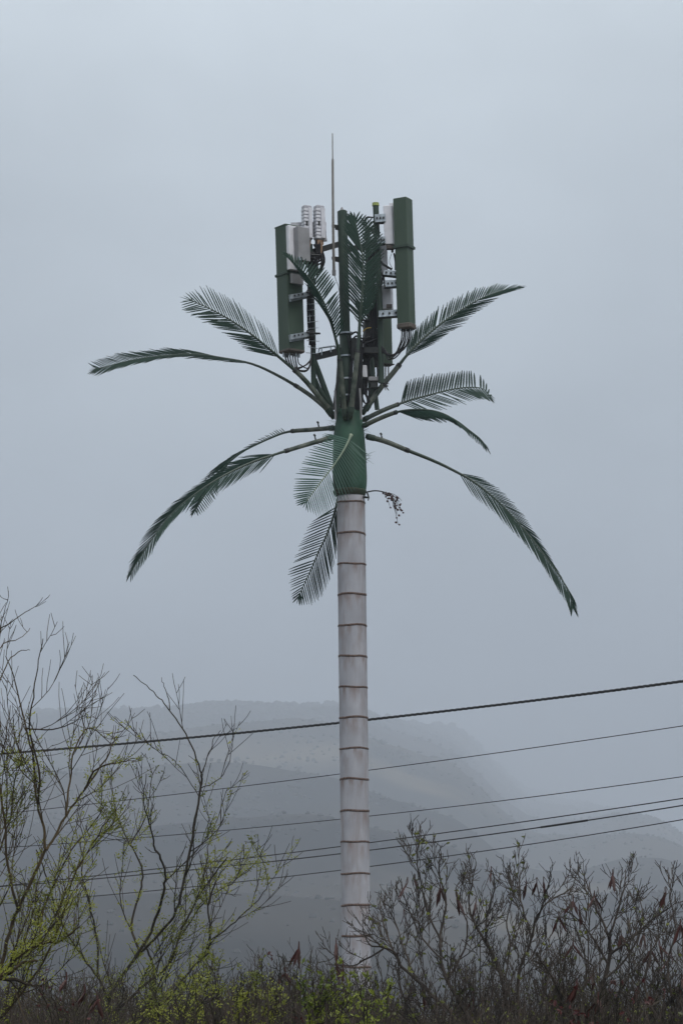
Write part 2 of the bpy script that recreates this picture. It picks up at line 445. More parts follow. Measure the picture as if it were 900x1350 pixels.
    obj('cable_rail', q, M['galv'], root)

    # ---- left panel antenna
    yl = R(-54)
    g = Geo(); b0, t0 = T(384.5, 463, -.5), T(379.5, 300, -.5)
    g.box(b0, t0, .38, .40, yl, .012); pa = obj('panel_antenna', g, M['panel'], root)
    ax = (t0 - b0)
    g = Geo(); g.box(b0 + ax * .600, b0 + ax * .620, .425, .445, yl, .004); obj('strap', g, M['pipe'], pa)
    g = Geo(); g.box(t0 - ax * .006, t0 + ax * .004, .395, .415, yl, .004); obj('top_cap', g, M['panel'], pa)
    g = Geo(); g.box(b0 - ax * .018, b0 + ax * .010, .39, .41, yl, .02); obj('end_plate', g, M['plate'], pa)
    for k in range(6):
        g = Geo(); p = b0 + Vector((-.17 + .065 * k, -.05 + .05 * (k % 2), -.01)); g.tube([p, p - Vector((0, 0, .12))], .022, .018, 8); obj('connector', g, M['galv'], pa)
    # white unit on its back, upper half
    nrm = Vector((math.cos(yl), math.sin(yl), 0)); fwd = Vector((-math.sin(yl), math.cos(yl), 0))
    def onback(off, fw, t): return b0 + ax * t + nrm * off + fwd * fw
    g = Geo(); g.box(onback(.235, -.02, .63), onback(.235, -.02, .985), .10, .34, yl, .01)
    u = obj('radio_unit', g, M['white'], root)
    g = Geo(); g.box(onback(.37, .08, .70), onback(.37, .08, .97), .16, .30, yl, .01); obj('rear_housing', g, M['grey'], u)
    g = Geo(); g.box(onback(.26, .0, .52), onback(.26, .0, .60), .06, .3, yl, .01); obj('lower_bracket', g, M['grey'], u)
    for row, h in ((389, .09), (442, .10), (339, .07)):
        g = Geo(); a = T(382 if row > 350 else 393, row + 2.5, -.95); b = T(408, row - 2, -.5)
        g.beam(a, b, .05, h); br = obj('mounting_bracket', g, M['galv'], pa)
        g = Geo(); g.beam(a + Vector((0, .12, -.02)), b + Vector((0, .12, -.02)), .04, h); obj('bracket_plate', g, M['galv'], br)
        g = Geo()
        for k in (.25, .45, .65):
            p = a.lerp(b, k); g = Geo(); g.tube([p + Vector((0, -.07, 0)), p + Vector((0, 0, 0))], .018, .018, 6); obj('bolt', g, M['dark'], br)
        g = Geo(); g.tube([b + Vector((-.08, -.1, 0)), b + Vector((.22, -.02, 0))], .02, .02, 6)
        obj('bolt', g, M['dark'], br)
        g = Geo(); g.box(b + Vector((.02, .03, -.07)), b + Vector((.02, .03, .07)), .16, .16, 0, .01); obj('clamp', g, M['dark'], br)
    # ---- the two finned remote radio units on top
    for px, w, r2 in ((404.3, 11.5, 0), (420.5, 12.5, 1)):
        g = Geo(); pb_, pt_ = T(px + .6, 317, -.25), T(px - .2, 273.5, -.25)
        yw = R(24)
        g.box(pb_, pt_ + Vector((0, 0, .03)), w * PX * .95, .15, yw, .012)
        u = obj('finned_radio', g, M['silver'], root)
        g = Geo(); ex = Vector((math.cos(yw), math.sin(yw), 0)); ey = Vector((math.sin(yw), -math.cos(yw), 0))
        for k in range(9):
            c = pb_.lerp(pt_, .03 + k * .104); g.box(c, c + Vector((0, 0, .052)), w * PX * 1.03, .175, yw, .006)
        for k in range(5):
            o_ = ex * (w * PX * (.05 + .085 * k)) + ey * .095
            g.box(pb_ + o_ + Vector((0, 0, .03)), pt_ + o_ - Vector((0, 0, .03)), .016, .05, yw, .003)
        obj('fins', g, M['white'], u)
        g = Geo(); g.box(pt_ - Vector((0, 0, .012)), pt_ + Vector((0, 0, .03)), w * PX * .55, .11, yw, .008); obj('handle', g, M['white'], u)
        g = Geo(); o_ = ex * (-w * PX * .22) + ey * .09
        g.box(pb_.lerp(pt_, .42) + o_, pb_.lerp(pt_, .55) + o_, .04, .02, yw, .003); obj('label_plate', g, M['dark'], u)
        g = Geo(); g.box(pb_ - Vector((0, 0, .10)), pb_ + Vector((0, 0, .02)), w * PX * .72, .12, yw, .01); obj('connector_block', g, M['copper'], u)
        for k in range(3):
            g = Geo(); p = pb_ + Vector((-.05 + .05 * k, -.03 * k, -.09)); g.tube([p, p - Vector((0.01 * k, 0, .22))], .02, .014, 8); obj('connector', g, M['copper'] if k != 1 else M['dark'], u)
    g = Geo(); g.beam(T(384, 296, -.12), T(426, 295, -.05), .05, .07); g.beam(T(384, 303, -.12), T(426, 302, -.05), .05, .06); g.beam(T(385, 294, -.12), T(385, 305, -.12), .05, .05)
    g.beam(T(411.5, 294, -.12), T(411.5, 312, -.12), .08, .06)
    g.beam(T(424, 292, -.1), T(428, 318, -.1), .1, .08)
    obj('rail', g, M['silver'], root)
    g = Geo(); g.box(T(428, 306, -.05), T(428, 293, -.05), .06, .12, 0, .005); obj('junction_box', g, M['white'], root)

    # ---- right panel antenna
    yr = R(-30)
    g = Geo(); b0, t0 = T(535.5, 429, -.5), T(530.5, 263, -.5)
    g.box(b0, t0, .30, .26, yr, .012); pa = obj('panel_antenna', g, M['panel'], root)
    ax = t0 - b0
    g = Geo(); g.box(b0 + ax * .606, b0 + ax * .628, .36, .32, yr, .004); obj('strap', g, M['pipe'], pa)
    g = Geo(); g.box(b0 + ax * .62, t0 + ax * .004, .315, .275, yr, .012); obj('upper_cover', g, M['panel'], pa)
    g = Geo(); g.box(b0 - ax * .035, b0 + ax * .016, .33, .29, yr, .03); obj('end_plate', g, M['plate'], pa)
    for k in range(6):
        g = Geo(); p = b0 + Vector((-.12 + .05 * k, -.05 + .05 * (k % 2), -.01)); g.tube([p, p - Vector((0, 0, .12))], .02, .016, 8); obj('connector', g, M['galv'], pa)
    g = Geo(); g.box(T(513.5, 323, -.35), T(511.5, 272, -.35), .19, .16, R(-12), .01)
    g.box(T(517.5, 323, -.3), T(516, 268.5, -.3), .08, .14, R(-12), .01)
    u = obj('radio_unit', g, M['white'], root)
    g = Geo(); g.box(T(514.5, 329, -.35), T(514.5, 323, -.35), .16, .12, 0, .01); obj('end_plate', g, M['plate'], u)
    g = Geo(); g.box(T(517, 333, -.35), T(517, 328, -.35), .05, .05, 0, .01); obj('connector', g, M['dark'], u)
    for a, b, h in (((494, 288), (508, 287), .16), ((497, 317), (508, 316), .14), ((505, 359), (525, 361), .10), ((508, 374), (525, 373), .13), ((499, 414), (527, 412), .13)):
        g = Geo(); g.beam(T(*a, -.42), T(*b, -.42), .04, h); br = obj('mounting_bracket', g, M['galv'], pa)
        g = Geo(); g.beam(T(a[0], a[1] + 2, -.25), T(b[0], b[1] + 2, -.25), .04, h); obj('bracket_plate', g, M['galv'], br)
        g = Geo()
        for k in (.2, .5, .8):
            p = T(*a, -.44).lerp(T(*b, -.44), k); g = Geo(); g.tube([p + Vector((0, -.03, 0)), p], .022, .022, 6); obj('bolt', g, M['dark'], br)
        g = Geo(); g.beam(T(a[0] - 2, a[1] + h / PX * .55, -.36), T(b[0] - 1, b[1] + h / PX * .6, -.36), .14, .04)
        obj('clamp_bar', g, M['dark'], br)
    g = Geo(); g.box(T(506, 360, .0), T(505, 318, .0), .14, .16, R(10), .01); obj('radio_unit', g, M['white'], root)
    g = Geo(); g.box(T(511, 408, -.1), T(510, 377, -.1), .20, .16, R(-20), .01); u = obj('radio_unit', g, M['white'], root)
    g = Geo(); g.add([T(509, 400, -.24), T(514, 400, -.22), T(518, 406, -.2), T(509, 406, -.24)], [(0, 1, 2, 3)]); 
    g = Geo(); g.box(T(513, 406, -.22), T(513, 401, -.22), .12, .03, 0, .004); obj('end_plate', g, M['plate'], u)
    # ---- rear panel antenna between mast and right panel
    g = Geo(); b0, t0 = T(508, 481, .7), T(506, 404, .7); yb = R(25)
    g.box(b0, t0, .24, .22, yb, .012); pa = obj('panel_antenna', g, M['panel'], root)
    ax = t0 - b0
    g = Geo(); g.box(b0 - ax * .006, b0 + ax * .008, .30, .26, yb, .004); obj('end_plate', g, M['dark'], pa)
    for k in range(3):
        g = Geo(); p = b0 + Vector((-.06 + .06 * k, 0, -.01)); g.tube([p, p - Vector((0, 0, .3))], .016, .014, 8); obj('connector', g, M['grey'], pa)
    g = Geo(); g.box(T(490, 483, .45), T(489, 440, .45), .34, .2, R(8), .01); u = obj('junction_box', g, M['dark'], root)
    for dx in (-9, -5, 3, 7):
        g = Geo(); g.tube([T(490 + dx, 484, .4), T(490.5 + dx, 492, .4), T(490 + dx, 500, .4)], .02, .02, 6); obj('connector', g, M['grey'] if dx < -6 else M['dark'], u)
    g = Geo(); g.box(T(493, 503, -.1), T(493, 497.5, -.1), .24, .16, 0, .01); obj('junction_box', g, M['grey'], root)
    g = Geo(); g.box(T(481, 498, -.05), T(480, 482, -.05), .10, .1, 0, .01); obj('junction_box', g, M['white'], root)
    g = Geo(); g.box(T(478.5, 463, -.1), T(478, 451, -.1), .06, .06, 0, .01); obj('junction_box', g, M['white'], root)
    g = Geo(); g.box(T(493, 512, -.1), T(493, 503, -.1), .16, .1, 0, .01); obj('junction_box', g, M['dark'], root)
    g = Geo(); g.tube([T(442, 553, -.3), T(442, 535, -.3), T(441.5, 515, -.3)], .022, .022, 8); obj('conduit', g, M['grey'], root)
    g = Geo(); g.tube([T(476, 553, -.3), T(475, 530, -.3), T(474, 512, -.3)], .022, .022, 8); obj('conduit', g, M['grey'], root)
    g = Geo(); g.tube([T(440, 540, -.3), T(442, 520, -.28), T(446, 495, -.28), T(446, 470, -.2)], .03, .03, 8); obj('conduit', g, M['dark'], root)
    g = Geo(); g.box(T(488, 447, .2), T(487, 424, .2), .26, .2, R(12), .01); obj('junction_box', g, M['dark'], root)
    g = Geo(); g.box(T(467, 474, -.16), T(466.5, 446, -.16), .13, .10, R(12), .01); obj('junction_box', g, M['dark'], root)
    # ---- whip antenna
    g = Geo(); g.tube([T(440, 358, -.1), T(439, 300, -.1), T(438.4, 210, -.1)], .030, .024, 8); wh = obj('whip_antenna', g, M['whip'], root)
    g = Geo(); g.tube([T(438.4, 212, -.1), T(438.1, 176, -.1)], .014, .012, 6); obj('whip_tip', g, M['whip'], wh)
    g = Geo(); g.tube([T(440.1, 363, -.1), T(440, 356, -.1)], .04, .04, 8); obj('whip_base', g, M['grey'], wh)
    for py in (298, 340):
        g = Geo(); g.beam(T(438, py, -.1), T(447, py + 1, 0), .05, .06); g.beam(T(443, py + 3, -.1), T(447, py + 4, 0), .05, .05); obj('whip_clamp', g, M['dark'], wh)
    g = Geo(); g.tube(catmull([T(440, 361, -.1), T(443, 370, -.1), T(446.5, 380, -.12), T(448, 400, -.15)], 4), .006, .006, 4); obj('wire', g, M['cable'], wh)
    # ---- cables
    rg = random.Random(11)
    def cable(pts, r=.016, mt='cable'):
        q = Geo(); q.tube(catmull([T(*p) for p in pts], 6), r, r, 5); return obj('cable', q, M[mt], root)
    for k in range(6):       # loops under the left panel
        x = 376 + k * 3.2; d = rg.uniform(-.1, .1)
        cable([(x, 467, -.55), (x + 1, 474 + k * .6, -.55), (x + 9 - k, 483 + rg.uniform(-2, 5), -.5 + d), (404 + k * .6, 482 + rg.uniform(-4, 8), -.4 + d), (411, 468 - k * 2, -.3), (410 + k * .6, 430 - k * 8, -.3)], rg.uniform(.012, .02))
    for k in range(6):       # loops under the right panel
        x = 529.5 + k * 2.3
        cable([(x, 432, -.55), (x - .5, 446, -.55), (x - 4 - rg.uniform(0, 4), 460 + rg.uniform(-3, 6), -.5), (519 - rg.uniform(0, 6), 470 + rg.uniform(-5, 4), -.45), (507, 466 - k, -.3), (498, 461 - k * 2, -.2)], rg.uniform(.011, .018))
    for k in range(13):       # from the finned radios down the left pole
        x = 401 + (k % 4) * 1.6 + (15 if k > 3 else 0)
        cable([(x, 318, -.3), (x + .5, 330, -.33), (x + rg.uniform(-4, 7), 342 + rg.uniform(-3, 5), -.35), (412 + rg.uniform(-5, 8), 356 + rg.uniform(-5, 6), -.34), (410 + rg.uniform(-4, 5), 372, -.33), (407 + rg.uniform(-2, 4), 395, -.32), (406 + rg.uniform(-1, 8), 420, -.3), (410 + rg.uniform(-3, 6), 455, -.3)], rg.uniform(.012, .02))
    for k in range(6):       # big drip loops right of the finned radios
        s = k * 1.4
        cable([(413 + s, 322, -.3), (419 + s, 333, -.3), (423.5 + s * .6, 345 + s * .2, -.3), (420, 356 + s * .5, -.32), (412, 353 - s, -.34), (404 - s, 345, -.36)], .012)
    for k in range(20):       # clutter behind the centre frond and right pole
        x = 480 + rg.uniform(0, 22); y = 300 + rg.uniform(0, 70)
        cable([(x, y, .1), (x + rg.uniform(-6, 6), y + 25, 0), (x + rg.uniform(-8, 8), y + 55, .1), (490 + rg.uniform(-6, 10), 425, 0), (484 + rg.uniform(-5, 14), 448 + rg.uniform(0, 16), -.05), (478 + rg.uniform(0, 8), 470 + rg.uniform(0, 20), 0), (476 + rg.uniform(-2, 8), 520, 0)], rg.uniform(.014, .022))
    for k in range(7):
        y = 460 + k * 1.6
        cable([(474, y + 8, .1), (480, y + 2, .0), (488, y, -.05), (494, y + 1.5, -.05), (499, y + 7, 0)], .016)
    for k in range(5):       # coil near the base of the right petiole
        cable([(478 + rg.uniform(-2, 2), 505, -.1), (481, 518 + rg.uniform(-3, 3), -.15), (485 + rg.uniform(-2, 2), 528, -.15), (482, 532, -.12), (478, 524 + rg.uniform(-3, 3), -.1), (480, 512, -.1), (487, 516 + rg.uniform(-3, 3), -.1), (485, 524, -.1)], .012)
    for k in range(8):
        cable([(458 + k * 3.4, 444 + rg.uniform(-4, 8), -.18), (462 + k * 2.4, 462, -.2), (468 + k * 1.3 + rg.uniform(-4, 4), 482, -.2), (464 + k * 1.8, 505, -.22), (462 + k * 1.6, 540, -.2)], rg.uniform(.014, .022))
    for k in range(4):
        cable([(461 + k * 2.2, 450 + k, -.15), (463 + k * 2, 470, -.16), (461 + k * 2.5, 495, -.17), (459 + k * 3, 530, -.18)], .016)
    cable([(478, 437, -.2), (483, 433, -.2), (489, 432, -.2)], .012, 'ochre')
    cable([(464, 440, -.1), (470, 438, -.1), (476, 446, -.15), (488, 444, -.1)], .02); cable([(462, 452, -.1), (470, 443, -.1), (480, 452, -.15), (498, 446, -.1)], .02)
    cable([(500, 343, -.2), (506, 349, -.3), (516, 355, -.4)], .025); cable([(519, 334, -.4), (521, 345, -.42), (521, 356, -.42)], .02); cable([(516, 334, -.4), (513, 345, -.42), (517, 354, -.42)], .006)
    cable([(481, 291, -.05), (485, 287, -.1), (493, 286.5, -.2)], .014); cable([(478, 294, -.05), (484, 286, -.1), (496, 288, -.2)], .012)
    q = Geo()
    for k in range(14):
        x = rg.uniform(508, 513); y = rg.uniform(505, 515)
        q.tube([T(505, 506, -.2), T(x, y, -.2)], .015, .008, 5)
    obj('loose_tie', q, M['dark'], root)
    q = Geo()
    for k in range(16):
        y = 345 + k * 8.0; q.tube([T(405 + rg.uniform(-2, 2), y, -.36), T(419 + rg.uniform(-3, 2), y + rg.uniform(-3, 3), -.28)], .008, .006, 4)
    obj('cable_tie', q, M['galv'], pl)

    # ---- fronds
    frond(root, [(440, 547, -.1), (421, 524, -.3), (398, 497, -.5), (368, 471, -.7), (333, 442, -.9), (304, 422, -1.0), (275, 406, -1.1), (252, 396, -1.1)], .44,
          [[(0, -12, -40, .25), (.35, -17, -44, .25), (.7, -17, -38, .2), (.88, -16, -22, .15), (1, -14, -6, .1)],
           [(0, -40, -7, -.2), (.35, -40, -4, -.2), (.7, -34, 4, -.2), (.9, -22, 8, -.1), (1, -13, 4, -.1)]], .058, (.04, .33), width=.033, label='left upper frond with wide open feathers')
    frond(root, [(440, 552, 0), (428, 537, 0), (403, 517, .1), (368, 496, .2), (333, 480, .3), (294, 472, .4), (256, 467, .5), (217, 469, .6), (178, 474, .7), (145, 482, .7), (128, 486, .7)], .40,
          [[(0, -26, -10, .5), (.3, -30, -16, .5), (.7, -30, -14, .45), (.9, -20, -13, .3), (1, -12, -9, .1)],
           [(0, -22, 5, -.5), (.4, -26, 11, -.5), (.7, -27, 17, -.4), (.9, -18, 16, -.2), (1, -12, 8, -.1)]], .05, (.03, .2), step=.06, flat=(1, 1), label='long left frond reaching out level')
    frond(root, [(441, 564, .1), (410, 566.5, .3), (381, 569, .5), (360, 576, .6), (326, 592, .8), (305, 606, .9), (290, 624, .9), (274, 647, .9), (264, 663, .9), (258, 672, .9)], .30,
          [[(0, -6, -11, .4), (.2, -8, -8, .4), (.3, -30, 8, .4), (.6, -32, 17, .35), (.85, -22, 14, .2), (1, -6, 7, .1)],
           [(0, -18, 12, -.45), (.25, -24, 17, -.4), (.5, -16, 22, -.4), (.75, 8, 16, -.3), (.9, 9, 13, -.2), (1, 4, 9, -.1)]], .05, (.02, .26), peg=True, step=.05, flat=(1, 1))
    frond(root, [(439, 576, -.15), (415, 583, -.4), (385, 592, -.7), (353.6, 602, -1), (326, 612, -1.2), (288, 631, -1.5), (254, 654, -1.7), (226, 678, -1.8), (202, 709, -1.9), (184, 737, -1.9), (174, 752, -1.9)], .27,
          [[(0, -40, -3, .3), (.12, -42, 0, .35), (.3, -36, 7, .35), (.6, -32, 14, .3), (.85, -24, 18, .25), (1, -8, 14, .1)],
           [(0, -20, 24, -.4), (.2, -24, 34, -.4), (.5, -14, 26, -.45), (.8, -3, 26, -.4), (1, -1, 15, -.1)]], .052, (.02, .22), peg=True, step=.066, flat=(1, 1), label='longest left frond drooping low')
    frond(root, [(463, 573, -.40), (455.5, 589, -.52), (447, 603, -.58), (438, 616, -.62), (424, 634, -.66), (412, 650, -.66), (404, 661, -.64)], .08,
          [[(0, -32, -14, .3), (.3, -36, -12, .15), (.6, -37, -5, .1), (.85, -26, 2, .05), (1, -12, 5, 0)],
           [(0, 24, 18, -.02), (.2, 26, 36, -.02), (.45, 14, 40, 0), (.7, 12, 36, .05), (.9, 8, 26, .05), (1, 2, 13, 0)]], .045, None, step=.05, width=.034, flat=(0, 1), mleaf=M['frond_pale'], mstem=M['stem_pale'], label='faded front frond lying over the crownshaft')
    frond(root, [(452, 600, .5), (448, 640, .6), (442, 671, .7), (431, 704, .75), (420, 727, .75), (409, 753, .75), (400, 772, .7), (394, 786, .7)], .35,
          [[(0, -31, 11, .2), (.3, -35, 11, .2), (.6, -33, 9, .15), (.85, -19, 7, .1), (1, -8, 8, 0)],
           [(0, 4, 36, .2), (.35, 9, 46, .15), (.6, 10, 42, .1), (.85, 7, 26, .1), (1, 1, 12, 0)]], .05, None, width=.030, label='frond hanging behind the top of the trunk')
    frond(root, [(482, 575, 0), (508, 582, .1), (535, 593, .2), (570, 607, .3), (601, 622, .4), (625, 636, .4), (653, 658.5, .4), (677, 683, .4), (704, 715, .3), (725, 743, .2), (746, 774, .1), (754, 799, 0)], .36,
          [[(0, 34, 1, .35), (.2, 32, 6, .35), (.5, 24, 13, .35), (.8, 17, 21, .3), (1, 8, 13, .1)],
           [(0, 18, 33, -.3), (.25, 22, 44, -.3), (.5, 14, 38, -.35), (.75, 7, 34, -.3), (.9, 1, 26, -.2), (1, -2, 14, -.1)]], .056, (.02, .16), peg=True, step=.07, flat=(1, 1), label='long right frond drooping low')
    frond(root, [(478, 562, -.1), (504, 550, -.4), (528.5, 542, -.7), (556, 540, -1.0), (580, 544, -1.2), (602, 555, -1.4), (618, 567, -1.5), (631, 577, -1.5), (638, 585, -1.5)], .30,
          [[(0, 30, 4, .5), (.3, 26, 5, .5), (.55, 14, 8, .4), (.8, 14, 9, .3), (1, 8, 11, .1)],
           [(0, 34, 15, -.4), (.2, 31, 21, -.4), (.42, 22, 15, -.4), (.58, 8, 11, -.3), (.8, 2, 13, -.25), (1, 3, 12, -.1)]], .05, (.03, .28), step=.05, flat=(1, 1))
    frond(root, [(478, 554, .2), (508, 539.5, .5), (539, 528, .8), (566.5, 520.5, 1.0), (594, 513.6, 1.2), (618, 510.5, 1.3), (636, 512.5, 1.4), (645, 522, 1.4)], .33,
          [[(0, 7, -33, .2), (.3, 6, -31, .2), (.6, 5, -26, .2), (.8, -1, -25, .2), (.9, 0, -17, .1), (1, 3, -3, .1)],
           [(0, 38, 18, -.3), (.3, 36, 15, -.3), (.6, 33, 16, -.3), (.85, 16, 20, -.2), (1, 5, 11, -.1)]], .052, (.03, .30), width=.044, step=.066)
    g = Geo(); rg2 = random.Random(8)
    frond(root, [(477, 546, 0), (490, 528, 0), (504, 508, .1), (520, 489, .2), (535.5, 469, .2), (556, 448, .3), (580, 427.5, .4), (608, 408.6, .5), (635, 393, .6), (663, 383, .7), (682, 379, .7)], .35,
          [[(0, 4, -30, .25), (.3, 6, -33, .25), (.6, 8, -26, .25), (.8, 10, -17, .2), (.93, 12, -8, .1), (1, 8, -3, .1)],
           [(0, 36, -14, -.2), (.25, 42, -8, -.25), (.6, 36, -6, -.3), (.85, 26, -1, -.2), (1, 9, 1, -.1)]], .062, (.04, .3), flat=(0, 1), step=.062, label='right upper frond sweeping upward')
    frond(root, [(461, 552, -.35), (465, 520, -.5), (469, 485, -.6), (473, 444, -.65), (474.5, 417, -.7), (477, 389, -.75), (478, 343, -.75), (473.5, 315, -.7), (468, 291, -.65)], .49,
          [[(0, -20, -24, .1), (.3, -25, -31, .05), (.6, -25, -32, 0), (.85, -17, -25, 0), (1, -6, -12, 0)],
           [(0, 20, -22, .1), (.3, 25, -29, .15), (.6, 27, -28, .15), (.85, 20, -20, .1), (1, 6, -12, 0)]], .062, (.05, .34), step=.062, width=.066, flat=(1, 1), label='upright frond in front of the mast')
    frond(root, [(474, 548, .3), (478, 500, .5), (484, 445, .7), (488, 400, .8), (490, 350, .8), (488, 318, .8), (483, 296, .7)], .45,
          [[(0, -18, -24, .1), (.5, -20, -26, .1), (1, -8, -10, 0)],
           [(0, 15, -24, .1), (.5, 20, -24, .1), (1, 8, -10, 0)]], .055, None, step=.075)
    frond(root, [(455, 553, -.3), (452, 520, -.45), (448, 478, -.6), (444, 453, -.7), (435, 422, -.85), (425, 395, -.95), (408, 367.5, -1.05), (391, 350, -1.1), (379, 338, -1.1)], .46,
          [[(0, 12, -22, .25), (.35, 15, -28, .3), (.6, 16, -26, .3), (.75, 8, -20, .25), (.9, -2, -13, .1), (1, -4, -5, 0)],
           [(0, -5, -24, -.3), (.3, -18, -12, -.35), (.6, -18, -8, -.35), (.85, -12, -8, -.2), (1, -6, -6, 0)]], .06, (.05, .34), step=.056, width=.046, flat=(0, 1), label='frond leaning left in front of the left antenna')
    # ---- fruit stalk
    rg = random.Random(4); g = Geo(); bb = Geo()
    main = Curve([T(482, 649, -.2), T(493, 647, -.25), T(503, 648, -.25), T(511, 651, -.25), T(517, 658, -.25), T(518.5, 668, -.25)])
    g.tube(main.p, .016, .008, 6)
    for k in range(11):
        p, tg = main.at(rg.uniform(.25, 1))
        q = [p]; d = tg + Vector((rg.uniform(-.5, .7), rg.uniform(-.6, .6), rg.uniform(-.5, .5)))
        for s in range(6):
            q.append(q[-1] + d.normalized() * .065); d.z -= .30
            if rg.random() < .7: bb.ball(q[-1] + Vector((rg.uniform(-.04, .04), rg.uniform(-.04, .04), rg.uniform(-.03, .02))), rg.uniform(.019, .028), 1, k * 9 + s, .05)
        g.tube(q, .006, .004, 4)
    fs = obj('fruit_stalk', g, M['dark'], root)
    for k in range(len(bb.v) // 12):
        b1 = Geo(); b1.v = bb.v[k * 12:k * 12 + 12]; b1.f = [tuple(i - k * 12 for i in f) for f in bb.f[k * 20:k * 20 + 20]]
        obj('berry', b1, M['berry'], fs, smooth=True)
    return root

# ------------------------------------------------------------------ wires
def wire(name, rows, rad, label, cat, twisted=False, splice=None):
    # rows: (px, py) pairs; the line runs from about 96 m away on the left to 72 m on the right
    xs = np.array([p[0] for p in rows]); ys = np.array([p[1] for p in rows]); co = np.polyfit(xs, ys, 2)
    pts = []
    for i in range(121):
        px = -600 + 2100 * i / 120
        Y = 92 - 20 * (px / 900.0)
        pts.append(P(px, float(np.polyval(co, min(max(px, -200), 1100)) + (np.polyval(np.polyder(co), -200) * (px + 200) if px < -200 else np.polyval(np.polyder(co), 1100) * (px - 1100) if px > 1100 else 0)), Y))
    g = Geo(); cen = Curve(pts, 2)
    if twisted:
        n = 1400
        for s in range(3):
            q = []
            for i in range(n + 1):
                p, tg = cen.p[min(int(i / n * (len(cen.p) - 1)), len(cen.p) - 2)], None
                k = i / n * (len(cen.p) - 1); j = min(int(k), len(cen.p) - 2); p = cen.p[j].lerp(cen.p[j + 1], k - j)
                a = i * 0.42 + s * 2.1
                q.append(p + Vector((0, math.cos(a), math.sin(a))) * rad * .75)
            g.tube(q, rad * .72, rad * .72, 6)
    else:
        g.tube(cen.p, rad, rad, 8)
    o = obj(name, g, M['wire'], None, org=pts[0], smooth=True)
    tag(o, label, cat, 'overhead lines behind the tower')
    if splice:
        g = Geo(); q = [p for p in cen.p if splice[0] < p.x * F / p.y + 450 < splice[1]]
        g.tube(q, rad * 1.7, rad * 1.7, 8); obj('splice', g, M['wire'], o, smooth=True)
    return o

def build_wires():
    wire('power_cable', [(60, 989), (300, 968), (446, 953.5), (486, 948), (700, 924), (900, 898)], .027, 'thick twisted black cable, topmost of the lines crossing behind the pale trunk', 'cable', True)
    wire('power_line', [(130, 1060), (300, 1037), (446, 1021), (486, 1015), (700, 988), (900, 956)], 0.012, 'thin black line second from the top, just below the thick twisted cable', 'wire')
    wire('power_line', [(100, 1112), (300, 1092), (446, 1081), (486, 1076), (700, 1052), (900, 1023)], 0.012, 'thin black line third from the top, with a wide gap above and below', 'wire')
    wire('power_line', [(150, 1152), (340, 1130), (446, 1116), (486, 1110), (700, 1083), (900, 1052)], .015, 'upper line of the close pair low over the shrubs', 'wire')
    wire('power_line', [(150, 1157), (340, 1137), (446, 1126), (486, 1120), (700, 1094), (900, 1061)], .017, 'lower line of the close pair, with a thicker spliced stretch on it', 'wire', splice=(704, 775))
    wire('power_line', [(150, 1180), (340, 1159), (446, 1147), (486, 1141), (700, 1116), (900, 1079)], .0135, 'lowest of the thin black lines, passing just over the bare shrubs', 'wire')

